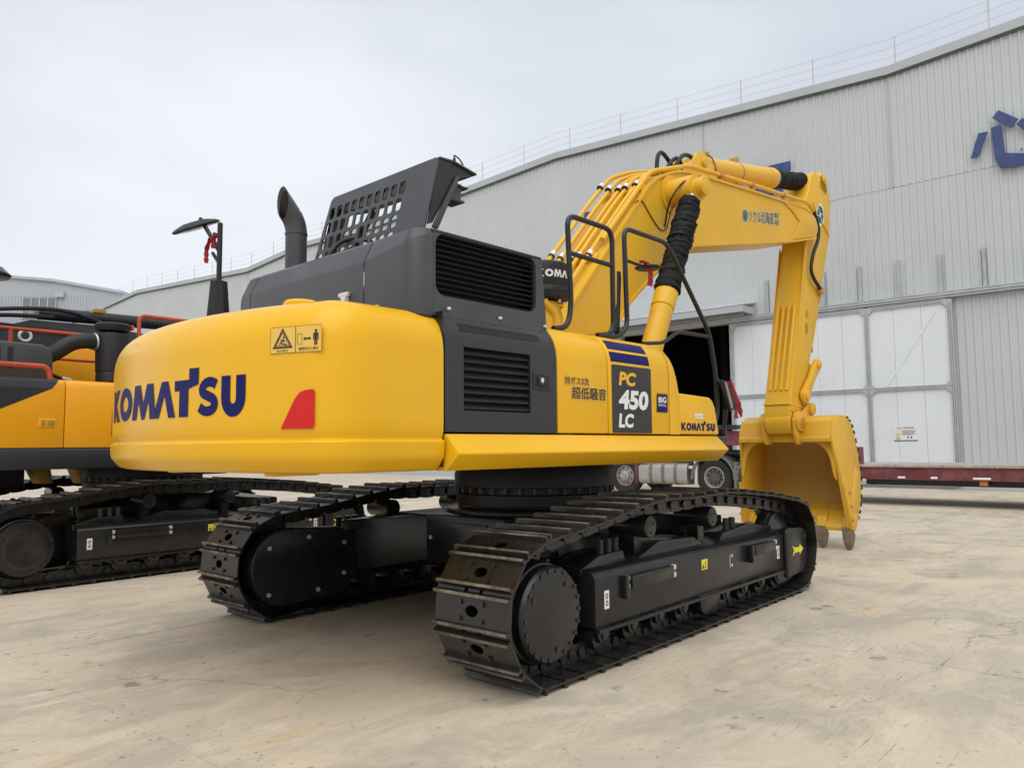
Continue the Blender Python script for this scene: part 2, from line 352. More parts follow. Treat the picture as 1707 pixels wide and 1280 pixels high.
def komatsu(mb, fn, depth, spans, z0, z1, z2, mi=0):
    """the block wordmark: letter spans (x0, x1), baseline z0, cap height z1, top of the T's flag z2"""
    def put(loops, i):
        a, b = spans[i]
        mb.flat([[(a+(b-a)*x, z0+(z1-z0)*y) for x, y in l] for l in loops], lambda x, y, d: fn(x, y, depth), mi=mi)
    put([[(0, 0), (.30, 0), (.30, .36), (.62, 0), (1.0, 0), (.50, .53), (.92, 1), (.58, 1), (.30, .66), (.30, 1), (.0, 1)]], 0)
    put([arc(.5, .5, .5, 0, 360, 28)[:-1], arc(.5, .5, .23, 360, 0, 20)[:-1]], 1)
    put([[(0, 0), (.22, 0), (.30, .55), (.46, 0), (.58, 0), (.74, .55), (.80, 0), (1.02, 0), (.90, 1), (.66, 1), (.52, .45), (.38, 1), (.12, 1)]], 2)
    put([[(-.06, 0), (.24, 0), (.50, .62), (.70, 0), (1.0, 0), (.66, 1), (.36, 1)]], 3)
    t = (z2-z0)/(z1-z0)
    put([[(.22, 0), (.60, 0), (.60, .74), (1.0, .84), (1.0, t), (.62, t), (.62, .98), (0, .98), (0, .70), (.22, .70)]], 4)
    so = arc(.52, .71, .33, 20, 250, 12)+arc(.46, .28, .15, 80, -150, 10)
    thick = []
    outer = arc(.50, .70, .50*.62, 25, 265, 14); 
    cl = [(.84, .80), (.70, .86), (.52, .88), (.33, .82), (.24, .70), (.30, .59), (.52, .51), (.72, .43), (.79, .30), (.70, .17), (.50, .12), (.30, .15), (.13, .24)]
    cl = [(x, y) for x, y, _ in (tuple(q) for q in smooth_path([(x, y, 0) for x, y in cl], 3))]
    L, R_ = [], []
    for i, p in enumerate(cl):
        a, b = cl[max(i-1, 0)], cl[min(i+1, len(cl)-1)]; dx, dy = b[0]-a[0], b[1]-a[1]; q = math.hypot(dx, dy); h = 0.125
        L.append((p[0]-dy/q*h*1.15, p[1]+dx/q*h)); R_.append((p[0]+dy/q*h*1.15, p[1]-dx/q*h))
    for i in range(len(cl)-1):
        a, b = spans[5]; qd = [L[i], L[i+1], R_[i+1], R_[i]]
        mb.add([fn(a+(b-a)*x, z0+(z1-z0)*y, depth) for x, y in qd], [(0, 1, 2, 3)], mi)
    put([[(0, 1), (0, .45)]+arc(.5, .45, .5, 180, 360, 16)[1:-1]+[(1, .45), (1, 1), (.62, 1), (.62, .40)]+arc(.5, .40, .12, 360, 180, 8)[1:-1]+[(.38, .40), (.38, 1)]], 6)

# ================================================================ the yard
ground = bpy.data.objects.new('ground', None)
g = MB(); g.box(-400, 600, -500, 600, -1.0, -0.035)
ground = g.build('ground', CONCRETE, angle=0); ground['kind'] = 'structure'
ground['label'] = 'weathered concrete yard of large slabs with scraped marks'
XJ = [-11.5, -7.62, -3.77, 0.08, 3.6, 6.75, 10.5, 14.2, 17.9, 21.53]
YJ = [-19.6, -15.9, -12.2, -8.7, -5.2, 1.61, 5.2, 8.75, 12.3, 15.9, 19.5, 23.1, 26.7, 30.3, 33.9, 37.5]
rs = random.Random(3)
for i in range(len(XJ)-1):
    for j in range(len(YJ)-1):
        b = MB(); gp = 0.005; dz = rs.uniform(-0.0015, 0.0015)
        g0, g1 = [0.002 if q == -3.77 else gp for q in (XJ[i], XJ[i+1])]
        b.box(XJ[i]+g0, XJ[i+1]-g1, YJ[j]+gp, YJ[j+1]-gp, -0.034, dz)
        b.build('concrete_slab', CONCRETE, ground, bevel=0.003, seg=1, angle=0)

# ================================================================ warehouse
XW = 21.55
GAB = [(-16, 15.0), (2.07, 13.86), (16.2, 14.62), (30, 13.95), (36.5, 14.15), (43, 13.6), (60.6, 14.55), (76, 13.6)]
def gz(y):
    for (a, za), (b, zb) in zip(GAB, GAB[1:]):
        if a <= y <= b: return za+(zb-za)*(y-a)/(b-a)
    return GAB[-1][1]
wh = thing('warehouse', 'long grey corrugated steel warehouse with white sliding doors and blue sign letters', 'warehouse', (XW, 8, 0))
def inW(o): o.location = (o.location.x-XW, o.location.y-8, o.location.z); return o
def W_(mb, name, mats, **kw):
    return inW(mb.build(name, mats, wh, **kw))
c = MB()
def core(ya, yb, zb_):
    ys = [ya]+[y for y, _ in GAB if ya < y < yb]+[yb]
    c.prism([(ya, zb_)]+[(yb, zb_)]+[(y, gz(y)) for y in reversed(ys)], 'x', XW+0.012, XW+0.35)
core(-16, 7.9, 0); core(7.9, 12.95, 6.05); core(12.95, 76, 0)
W_(c, 'wall_core', WALL, angle=0)
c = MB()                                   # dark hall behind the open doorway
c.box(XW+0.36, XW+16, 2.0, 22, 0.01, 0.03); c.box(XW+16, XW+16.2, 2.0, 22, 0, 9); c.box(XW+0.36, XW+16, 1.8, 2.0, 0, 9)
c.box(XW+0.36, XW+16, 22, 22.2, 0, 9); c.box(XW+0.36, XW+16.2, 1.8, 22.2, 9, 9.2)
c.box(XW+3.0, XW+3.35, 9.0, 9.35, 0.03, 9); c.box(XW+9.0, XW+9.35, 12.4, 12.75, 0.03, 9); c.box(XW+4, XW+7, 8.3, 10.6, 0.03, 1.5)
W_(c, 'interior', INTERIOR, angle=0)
c = MB()
for (a, za), (b, zb) in zip(GAB, GAB[1:]):
    c.prism([(a, za+0.16), (b, zb+0.16), (b, zb+0.02), (a, za+0.02)], 'x', XW-0.02, XW+60)
W_(c, 'roof', ROOF, angle=0)

PW = 0.92; RIB = 0.23
def panel_mesh(z0, tops, n=4, depth=0.034):
    prof = []
    for r in range(n):
        y = r*RIB; prof += [(y, 0.0), (y+0.130, 0.0), (y+0.152, -depth), (y+0.208, -depth), (y+0.229, 0.0)]
    m = len(prof); vs = [(x, y, z0) for y, x in prof]+[(x, y, tops(y)) for y, x in prof]
    b = MB(); b.add(vs, [(i, m+i, m+i+1, i+1) for i in range(m-1)])
    return b.mesh('wall_panel', WALL, angle=0, fix=False)
low = panel_mesh(0.30, lambda y: 6.02); mid_ = panel_mesh(6.03, lambda y: 9.93)
y = -14.72; k = 0
def put_panel(me, y):
    o = link('wall_panel', me, wh, 0, (0, y-8, 0)); return o
while y < 75:
    put_panel(panel_mesh(9.95, lambda t, y=y: gz(y+t)-0.01), y)
    put_panel(mid_, y)
    if y > 12.95 or y+PW < 7.95: put_panel(low, y)
    y += PW
# the course where upper sheets lap the lower ones, and a plinth
c = MB(); c.box(XW-0.006, XW+0.010, -14.7, 75, 9.925, 9.955); W_(c, 'lap_flashing', TRIM, angle=0)
c = MB(); c.box(XW-0.10, XW+0.011, -14.7, 7.9, 0, 0.31); c.box(XW-0.10, XW+0.011, 12.95, 75, 0, 0.31); W_(c, 'plinth', TRIM, bevel=0.01, angle=0)
for yv in (2.07, 8.9, 30, 43): W_(MB().box(XW-0.05, XW-0.036, yv-0.03, yv+0.03, 9.96, gz(yv)-0.05), 'cover_strip', TRIM, angle=0)

# eave trim: dark strip painted as the shadow gap under a pale band
for (a, za), (b, zb) in zip(GAB, GAB[1:]):
    t = MB(); t.prism([(a, za-0.05), (b, zb-0.05), (b, zb+0.24), (a, za+0.24)], 'x', XW-0.16, XW-0.03); W_(t, 'eave_trim', TRIM, angle=0)
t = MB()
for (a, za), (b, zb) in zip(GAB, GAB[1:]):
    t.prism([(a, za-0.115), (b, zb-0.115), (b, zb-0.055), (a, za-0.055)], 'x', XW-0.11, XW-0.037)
W_(t, 'drip_shade_strip', TRIMDARK, angle=0)
# guard rail along the roof edge
rr_ = MB()
for h in (0.36, 0.68, 1.0):
    for (a, za), (b, zb) in zip(GAB, GAB[1:]): rr_.cyl((XW-0.02, a, za+0.2+h), (XW-0.02, b, zb+0.2+h), 0.006, 5)
rail = W_(rr_, 'roof_railing', GALV)
y = -14.5
while y < 75:
    p = MB(); z = gz(y)+0.19; p.cyl((XW-0.02, y, z), (XW-0.02, y, z+1.04), 0.017, 6); p.box(XW-0.07, XW+0.03, y-0.05, y+0.05, z-0.02, z+0.02)
    o = p.build('railing_post', GALV, rail); y += 2.72

# sliding door: white sheets in a galvanised frame
XD = XW-0.12
door = MB()
for yv in (0.60, 3.08, 5.52, 7.90): door.box(XD-0.06, XD+0.02, yv-0.075, yv+0.075, 0.12, 5.98)
for zv in (0.16, 3.22, 5.93):
    for a, b in ((0.675, 3.005), (3.155, 5.445), (5.595, 7.825)): door.box(XD-0.058, XD+0.018, a, b, zv-0.07, zv+0.07)
dobj = W_(door, 'sliding_door', GALV, bevel=0.006, angle=0)
for a, b in ((0.6, 3.08), (3.08, 5.52), (5.52, 7.90)):
    for z0, z1 in ((0.14, 3.20), (3.24, 5.95)):
        for q in range(3):
            ya, yb = a+(b-a)*q/3, a+(b-a)*(q+1)/3
            s = MB(); s.box(XD-0.004+0.003*((q+1) % 2), XD+0.03, ya+0.004, yb-0.004, z0, z1); s.build('door_sheet', DOORWHITE, dobj, angle=0)
gv = MB()                                   # dark strips painted as shade of grooves along the frame members
for yv in (0.60, 3.08, 5.52, 7.90):
    for d in (-0.028, 0.028): gv.box(XD-0.0635, XD-0.0605, yv+d-0.006, yv+d+0.006, 0.26, 5.85)
for zv in (3.22, 5.93):
    for a, b in ((0.80, 2.88), (3.28, 5.32), (5.72, 7.70)):
        for d in (-0.03, 0.03): gv.box(XD-0.0615, XD-0.0585, a, b, zv+d-0.006, zv+d+0.006)
gv.build('groove_shade_strip', TRIMDARK, dobj, angle=0)['kind'] = 'stuff'
gu = MB()                                   # bolted corner gussets
for yv in (0.60, 3.08, 5.52, 7.90):
    for zv in (0.16, 3.22, 5.93):
        for sy in (-1, 1):
            for sz in (-1, 1):
                if (yv == 0.60 and sy < 0) or (yv == 7.90 and sy > 0) or (zv < 1 and sz < 0) or (zv > 5 and sz > 0): continue
                gu.prism([(yv+sy*0.03, zv+sz*0.03), (yv+sy*0.20, zv+sz*0.03), (yv+sy*0.19, zv+sz*0.075), (yv+sy*0.08, zv+sz*0.185), (yv+sy*0.03, zv+sz*0.20)], 'x', XD-0.072, XD-0.061)
                for q, t in ((0.06, 0.06), (0.15, 0.06), (0.06, 0.15)): gu.cyl((XD-0.08, yv+sy*q, zv+sz*t), (XD-0.07, yv+sy*q, zv+sz*t), 0.012, 6)
gu.build('corner_gusset', GALV, dobj, angle=0)
st = MB(); st.prism([(2.52, 3.30), (2.60, 3.30), (1.05, 5.62), (0.98, 5.62)], 'x', XD-0.016, XD-0.006); st.build('brace_strip', DOORWHITE, dobj, angle=0)
# notice on the door
XN = XD-0.014
nt_ = MB(); nt_.box(XN, XN+0.006, 1.70, 2.40, 1.52, 2.03); no = nt_.build('notice_board', WHITE, dobj, angle=0)
nf = lambda yy, z, d=0: (XN-0.002-d, 2.40-yy, 1.52+z)
p = MB()
p.flat([[(0.0, 0.0), (0.70, 0.0), (0.70, 0.028), (0.0, 0.028)]], lambda x, z, d: nf(x, z)); p.build('notice_base_line', BLUE, no, angle=0)
p = MB(); p.flat([[(0.02, 0.36), (0.68, 0.36), (0.68, 0.372), (0.02, 0.372)]], lambda x, z, d: nf(x, z))
p.flat([[(0.02, 0.04), (0.22, 0.04), (0.22, 0.355), (0.02, 0.355)]], lambda x, z, d: nf(x, z)); p.build('notice_yellow_field', paint('pale_yellow_print', (0.78, 0.70, 0.42), 0.5), no, angle=0)
p = MB()
put_text(p, '安全生产管理责任牌', 0.10, 0.60, 0.40, 0.455, lambda x, z, d: nf(x, z, 0.001), 0.01)
put_text(p, '注意安全', 0.05, 0.19, 0.20, 0.235, lambda x, z, d: nf(x, z, 0.001), 0.01)
p.flat([[(0.06, 0.06), (0.18, 0.06), (0.12, 0.17)], [(0.085, 0.075), (0.12, 0.14), (0.155, 0.075)]], lambda x, z, d: nf(x, z, 0.001))
for z, x1 in ((0.33, 0.66), (0.305, 0.62), (0.275, 0.66), (0.25, 0.60), (0.222, 0.66), (0.195, 0.58)):
    p.flat([[(0.25, z), (x1, z), (x1, z+0.011), (0.25, z+0.011)]], lambda x, z, d: nf(x, z, 0.001))
for x0 in (0.40, 0.50): p.flat([[(x0, 0.08), (x0+0.045, 0.08), (x0+0.045, 0.15), (x0, 0.15)]], lambda x, z, d: nf(x, z, 0.001))
p.build('notice_print', paint('grey_print', (0.12, 0.13, 0.18), 0.5), no, angle=0)

# overhead door rail with its stub brackets
t = MB(); t.box(XD-0.13, XD-0.02, -14.6, 15.2, 6.10, 6.18); t.box(XD-0.09, XD-0.05, -14.6, 15.2, 6.02, 6.10); t.box(XD-0.14, XD+0.085, -14.6, 15.2, 6.185, 6.215)
W_(t, 'door_rail', GALV, bevel=0.006, angle=0)
for yv in (-5.27, -4.05, -2.83, -1.62, -0.40, 0.81, 2.03, 3.24, 4.46, 5.68, 6.49):
    t = MB(); t.box(XW-0.125, XW-0.036, yv-0.05, yv+0.05, 6.22, 7.46); t.box(XW-0.14, XW-0.126, yv-0.022, yv+0.022, 6.26, 7.42); t.cyl((XW-0.15, yv, 6.20), (XW-0.15, yv, 6.02), 0.022, 6); t.box(XW-0.24, XW-0.035, yv-0.035, yv+0.035, 6.216, 6.30)
    W_(t, 'rail_bracket', GALV, bevel=0.008, angle=0)
# canopy over the open doorway
t = MB(); t.prism([(XW-0.02, 6.72), (XW-1.15, 6.52), (XW-1.15, 6.49), (XW-0.02, 6.69)], 'y', 6.95, 14.2)
for q in range(32): yv = 7.0+q*0.225; t.prism([(XW-0.03, 6.755), (XW-1.16, 6.555), (XW-1.16, 6.522), (XW-0.03, 6.722)], 'y', yv, yv+0.08)
W_(t, 'canopy_roof', ROOF, angle=0)
t = MB(); t.box(XW-1.13, XW-1.08, 6.98, 14.17, 6.24, 6.485); t.box(XW-1.075, XW-0.06, 6.98, 7.03, 6.24, 6.488); t.box(XW-0.2, XW-0.05, 7.35, 14, 6.22, 6.32)
W_(t, 'canopy_fascia', TRIM, bevel=0.008, angle=0)
# blue sign characters standing off the wall on studs
XL = XW-0.16
def letter(strokes):
    b = MB()
    for s_ in strokes:
        b.prism(s_, 'x', XL-0.03, XL+0.03)
        cy_, cz_ = sum(p[0] for p in s_)/len(s_), sum(p[1] for p in s_)/len(s_)
        b.cyl((XL+0.03, cy_, cz_), (XW, cy_, cz_), 0.02, 6)
    W_(b, 'sign_letter', SIGNBLUE, bevel=0.012, angle=0)
letter([[(-0.22, 10.30), (-0.42, 10.30), (-0.72, 11.03), (-0.46, 11.04)][::-1],
        [(-0.80, 11.12), (-1.08, 11.15), (-1.13, 10.24), (-1.62, 10.10), (-2.15, 10.10), (-2.15, 10.45), (-2.42, 10.45), (-2.42, 9.85), (-1.35, 9.74), (-0.98, 9.80), (-0.86, 10.1)],
        [(-0.85, 11.42), (-1.02, 11.62), (-1.52, 11.20), (-1.32, 10.98)],
        [(-1.46, 11.05), (-1.62, 11.2), (-1.98, 10.75), (-1.80, 10.6)],
        [(-2.2, 11.0), (-2.4, 11.05), (-2.75, 10.35), (-2.5, 10.3)]])
letter([[(9.1, 11.35), (5.42, 11.33), (5.42, 11.68), (9.1, 11.72)], [(9.1, 11.33), (8.75, 11.33), (8.75, 9.55), (9.1, 9.55)],
        [(8.74, 9.55), (5.35, 9.55), (5.35, 9.9), (8.74, 9.9)], [(8.2, 10.62), (5.75, 10.62), (5.75, 10.95), (8.2, 10.95)],
        [(7.6, 10.6), (7.3, 10.6), (7.3, 9.92), (7.6, 9.92)], [(6.5, 10.6), (6.2, 10.6), (6.2, 9.92), (6.5, 9.92)], [(8.2, 11.3), (7.85, 11.3), (7.85, 10.97), (8.2, 10.97)]])
letter([[(14.62, 11.40), (11.1, 11.15), (11.1, 11.42), (14.55, 11.70)], [(14.75, 10.55), (11.3, 10.35), (11.3, 10.65), (14.70, 10.95)], [(13.2, 11.0), (12.9, 11.0), (12.9, 9.6), (13.2, 9.6)]])

# ================================================================ far building behind the yard
fb = thing('far_building', 'pale blue grey factory building far away at the left edge behind the machines', 'building', (20.3, 77.8, 0), math.radians(-47.5))
# local x runs along its front to the right
F = [(-26, 16.9), (-5.4, 18.35), (0.3, 17.85), (7.1, 16.65)]
b = MB(); b.prism([(-26, 0), (7.1, 0)]+list(reversed(F)), 'y', 0, 25); b.build('wall', FARWALL, fb, angle=0)
b = MB()
for (x0, a), (x1, c_) in zip(F, F[1:]): b.prism([(x0, a+0.01), (x1, c_+0.01), (x1, c_+0.28), (x0, a+0.28)], 'y', -0.25, 25.2)
b.build('roof', TRIM, fb, angle=0)
b = MB()
for q in range(110): b.box(-25.9+q*0.3, -25.82+q*0.3, -0.04, -0.002, 0.2, 16.5)
b.build('cladding_ribs', FARWALL, fb, angle=0)
for x0, x1, z0, z1 in ((-7.5, -4.9, 14.4, 16.4), (-2.5, 0.7, 14.2, 16.25), (3.4, 6.4, 13.4, 15.0)):
    o = MB().box(x0, x1, -0.09, -0.045, z0, z1).build('window', FARWIN, fb, angle=0)
    f = MB()
    for q in range(5): xv = x0+(x1-x0)*q/4; f.box(xv-0.05, xv+0.05, -0.14, -0.092, z0, z1)
    f.build('window_frame', TRIM, o, angle=0)
b = MB().box(0.7, 1.5, -0.35, -0.045, 16.3, 16.8); b.build('vent_box', TRIM, fb, angle=0)

# ================================================================ lorry with low flatbed in front of the warehouse
XT = 13.9
tr = thing('flatbed_trailer', 'low maroon flatbed trailer parked along the warehouse doors', 'trailer', (XT+1.25, -4.5, 0))
def T_(mb, name, mats, par=tr, **kw):
    o = mb.build(name, mats, tr, **kw); o.location = (-XT-1.25, 4.5, 0); return o
b = MB(); b.box(XT, XT+0.14, -15.5, 2.65, 0.62, 0.885); b.box(XT+2.36, XT+2.5, -15.5, 2.65, 0.62, 0.885)
b.box(XT-0.03, XT+0.17, -15.5, 2.65, 0.60, 0.622); b.box(XT-0.03, XT-0.002, -15.5, 2.65, 0.862, 0.885)
for q in range(14): b.box(XT-0.022, XT-0.002, -15.0+q*1.21, -14.97+q*1.21, 0.624, 0.86)
T_(b, 'side_beam', MAROON, bevel=0.006, angle=0)
for q in range(18):
    b = MB(); b.box(XT-0.05, XT+2.55, -15.5+q*0.997, -15.5+q*0.997+0.985, 0.89, 0.95); T_(b, 'deck_plank', DECKWOOD, bevel=0.006, angle=0)
b = MB()
for q in range(8): b.box(XT+0.15, XT+2.35, -15+q*2.2, -14.85+q*2.2, 0.64, 0.88)
T_(b, 'cross_member', BLACK, angle=0)
b = MB(); b.prism([(2.66, 0.62), (2.95, 0.62), (3.2, 1.40), (6.3, 1.46), (6.3, 1.85), (3.0, 1.80), (2.66, 0.95)], 'x', XT+0.1, XT+0.35)
b.prism([(2.66, 0.62), (2.95, 0.62), (3.2, 1.40), (6.3, 1.46), (6.3, 1.85), (3.0, 1.80), (2.66, 0.95)], 'x', XT+2.15, XT+2.4); b.box(XT+0.36, XT+2.14, 3.3, 6.2, 1.5, 1.78)
T_(b, 'gooseneck', MAROON, bevel=0.008, angle=0)
b = MB(); b.box(XT+0.02, XT+0.10, 1.17, 1.34, 0.955, 1.37); T_(b, 'stake_post', MAROON, bevel=0.01, angle=0)
b = MB(); b.box(XT+0.0, XT+0.3, 4.35, 5.1, 1.86, 1.98); T_(b, 'tool_tray', BLACK, bevel=0.01, angle=0)
for yv, l in ((0.32, 0.16), (-0.36, 0.14), (-1.30, 0.34), (-3.1, 0.2)):
    T_(MB().box(XT-0.036, XT-0.030, yv-l/2, yv+l/2, 0.635, 0.68), 'reflective_strip', WHITE, angle=0)
T_(MB().box(XT+0.02, XT+0.06, -1.40, -1.24, 0.50, 0.60), 'marker_lamp', AMBER, bevel=0.008, angle=0)
b = MB(); b.box(XT+0.30, XT+2.2, -14.8, 1.2, 0.46, 0.63); T_(b, 'chassis_rail', BLACK, angle=0)

DISH = paint('shaded_wheel_dish', (0.07, 0.066, 0.06), 0.6, var=0.4, vscale=9)  # recess shade of the rear wheels painted into the dish colour
def wheel(parent, off, x, y, z, r, wdt, rear, name='wheel'):
    """tyre lathed round the X axis; the rim faces -X"""
    rw = r*0.56
    o = MB().lathe([(rw, wdt*0.9), (r*0.93, wdt), (r, wdt*0.86), (r, wdt*0.14), (r*0.93, 0.0), (r*0.80, -0.012), (rw, 0.02)], (x, y, z), 'x', 40, cap=False).build(name, RUBBER, parent)
    o.location = off
    ri = MB()
    ri.lathe([(rw*1.02, 0.03), (rw*1.0, -0.005), (rw*0.93, -0.008), (rw*0.90, 0.02), (rw*0.84, 0.05), (rw*0.83, 0.10)], (x, y, z), 'x', 32, cap=False)
    ds = MB().lathe([(rw*0.85, 0.09 if rear else 0.05), (rw*0.55, 0.12 if rear else 0.02), (rw*0.52, 0.05 if rear else -0.05), (rw*0.30, 0.03 if rear else -0.09), (0.001, 0.03 if rear else -0.09)], (x, y, z), 'x', 32)
    ds.build('wheel_dish', DISH if rear else RIM, o)
    for k in range(10):
        a = 2*PI*k/10; d = 0.115 if rear else 0.03
        ri.cyl((x+d-0.05, y+rw*0.68*math.cos(a), z+rw*0.68*math.sin(a)), (x+d+0.02, y+rw*0.68*math.cos(a), z+rw*0.68*math.sin(a)), 0.02, 6)
    ri.build('rim', RIM, o)
    hb = MB()
    for k in range(8):
        a = 2*PI*(k+.5)/8; d = 0.105 if rear else 0.035
        hb.cyl((x+d, y+rw*0.72*math.cos(a), z+rw*0.72*math.sin(a)), (x+d+0.004, y+rw*0.72*math.cos(a), z+rw*0.72*math.sin(a)), 0.034, 8)
    hb.build('hand_hole', BLACK_IN, o)
    return o
for yv in (-8.2, -9.4, -10.6): wheel(tr, (-XT-1.25, 4.5, 0), XT+0.16, yv, 0.42, 0.42, 0.25, True)

tk = thing('truck_tractor', 'lorry tractor with ribbed aluminium tank and grey mudguards seen under the yellow excavator', 'truck', (XT+1.25, 6.4, 0))
OFF = (-XT-1.25, -6.4, 0)
def K_(mb, name, mats, **kw):
    o = mb.build(name, mats, tk, **kw); o.location = OFF; return o
wheel(tk, OFF, XT+0.15, 5.13, 0.545, 0.535, 0.28, True); wheel(tk, OFF, XT+0.15, 3.78, 0.545, 0.535, 0.28, True); wheel(tk, OFF, XT+0.15, 8.02, 0.545, 0.535, 0.28, False)
for yv in (5.13, 3.78, 8.02): wheel(tk, OFF, XT+2.05, yv, 0.545, 0.535, 0.28, True)
tank = K_(MB().prism(rrect(XT+0.08, XT+0.68, 0.33, 0.93, 0.16, 5), 'y', 5.92, 7.50), 'fuel_tank', ALU, angle=40)
for yv in (6.30, 6.70, 7.10): MB().prism(rrect(XT+0.065, XT+0.695, 0.315, 0.945, 0.17, 5), 'y', yv-0.045, yv+0.045).build('tank_strap', FENDER, tank)
K_(MB().box(XT+0.05, XT+0.25, 5.70, 5.85, 0.78, 0.86).box(XT+0.12, XT+0.3, 5.62, 5.72, 0.35, 1.0), 'tank_bracket', CHROME, bevel=0.01)
for yv in (5.13, 3.78):
    b = MB(); o_ = arc(yv, 0.545, 0.66, -5, 185, 16); i_ = arc(yv, 0.545, 0.61, 185, -5, 16)
    b.prism(o_+i_, 'x', XT+0.05, XT+0.75); K_(b, 'mudguard', FENDER, angle=40)
K_(MB().prism([(4.50, 0.25), (4.44, 0.25), (4.40, 0.95), (4.50, 0.98)], 'x', XT+0.04, XT+0.74).box(XT+0.03, XT+0.12, 4.30, 4.42, 0.80, 0.88), 'mud_flap', FENDER, bevel=0.01)
K_(MB().box(XT+0.75, XT+1.0, 2.6, 8.9, 0.78, 1.05).box(XT+1.5, XT+1.75, 2.6, 8.9, 0.78, 1.05).box(XT+0.7, XT+1.8, 3.6, 5.4, 1.06, 1.30), 'chassis', BLACK, bevel=0.01)
K_(MB().box(XT+0.12, XT+0.22, 7.56, 7.66, 0.32, 1.0).box(XT+0.1, XT+0.5, 7.52, 7.60, 0.98, 1.10), 'step_post', MAROON, bevel=0.01)
cabn = K_(MB().prism([(7.25, 1.05), (7.25, 2.75), (7.6, 2.95), (8.9, 2.85), (9.25, 1.9), (9.3, 0.55), (8.65, 0.55), (8.6, 1.02), (7.5, 1.05)], 'x', XT+0.02, XT+2.48), 'cab', MAROON, bevel=0.04)
MB().box(XT+0.012, XT+0.019, 7.95, 8.85, 1.75, 2.5).build('cab_window', GLASS, cabn, angle=0)

# ================================================================ crawler undercarriage (shared by both excavators)
def shoe_mesh():
    b = MB(); ov = [(0.034*math.cos(a), 0.052*math.sin(a)) for a in [2*PI*k/12 for k in range(12)]]
    rect = [(-0.106, -0.30), (0.106, -0.30), (0.106, 0.30), (-0.106, 0.30)]
    b.flat([rect, ov[::-1]], lambda x, y, d: (x, y, 0.057+d), 0.013)
    for u0, u1, hh in ((-0.106, -0.080, 0.026), (0.080, 0.106, 0.026)):
        m_ = (u0+u1)/2
        b.prism([(u0, 0.070), (u1, 0.070), (m_+0.009, 0.070+hh), (m_-0.009, 0.070+hh)], 'y', -0.30, 0.30)
        b.mi[-6:] = [0]*6
        b.box(m_-0.0088, m_+0.0088, -0.298, 0.298, 0.070+hh, 0.070+hh+0.004, 1)
    b.prism([(0.085, 0.052), (0.122, 0.048), (0.122, 0.058), (0.10, 0.064)], 'y', -0.30, -0.075); b.prism([(0.085, 0.052), (0.122, 0.048), (0.122, 0.058), (0.10, 0.064)], 'y', 0.075, 0.30); b.prism([(0.085, 0.052), (0.122, 0.048), (0.122, 0.058), (0.10, 0.064)], 'y', -0.045, 0.045)
    for u in (-0.047, 0.047):
        for v in (-0.088, 0.088): b.cyl((u, v, 0.070), (u, v, 0.084), 0.015, 6)
    return b.mesh('track_shoe', [SHOE, SHOE_TIP], angle=30)
def link_mesh():
    b = MB()
    for sy in (-1, 1):
        out_ = [(-0.105, -0.025), (-0.085, -0.05), (-0.04, -0.056), (0.04, -0.056), (0.085, -0.05), (0.115, -0.022), (0.115, 0.012), (0.09, 0.055), (-0.085, 0.055), (-0.105, 0.02)]
        b.prism(out_, 'y', sy*0.062, sy*0.098)
        b.prism([(x*0.35+0.02, z*0.5) for x, z in out_], 'y', sy*0.099, sy*0.108)
        b.cyl((0.105, sy*0.06, 0.0), (0.105, sy*0.122, 0.0), 0.032, 10)
    b.cyl((0.105, -0.06, 0), (0.105, 0.06, 0), 0.036, 10)
    return b.mesh('track_link', SHOE, angle=30)
SHOE_ME, LINK_ME = shoe_mesh(), link_mesh()
XR, XF, ZC, RP = -1.94, 1.98, 0.462, 0.362         # rear and front wheel centres, pin-line radius
def pin_path():
    pts = [(XR-0.11, 0.10), (XF+0.09, 0.10)]
    pts += [(XF+RP*math.cos(a), ZC+RP*math.sin(a)) for a in [math.radians(-68+158*k/24) for k in range(1, 25)]]
    pts += [(1.40, 0.905), (0.72, 0.965), (0.38, 0.985), (-0.1, 0.972), (-0.62, 0.985), (-1.0, 0.945), (-1.5, 0.865)]
    pts += [(XR+RP*math.cos(a), ZC+RP*math.sin(a)) for a in [math.radians(90+156*k/24) for k in range(0, 25)]]
    return pts
def walk(pts, n):
    seg = [math.dist(a, b) for a, b in zip(pts, pts[1:]+pts[:1])]; L = sum(seg); q = pts+pts[:1]; o = []
    for k in range(n):
        d = L*(k+0.02)/n; i = 0
        while d > seg[i]: d -= seg[i]; i += 1
        t = d/seg[i]; o.append((q[i][0]+(q[i+1][0]-q[i][0])*t, q[i][1]+(q[i+1][1]-q[i][1])*t))
    return o
PINS = walk(pin_path(), 51)
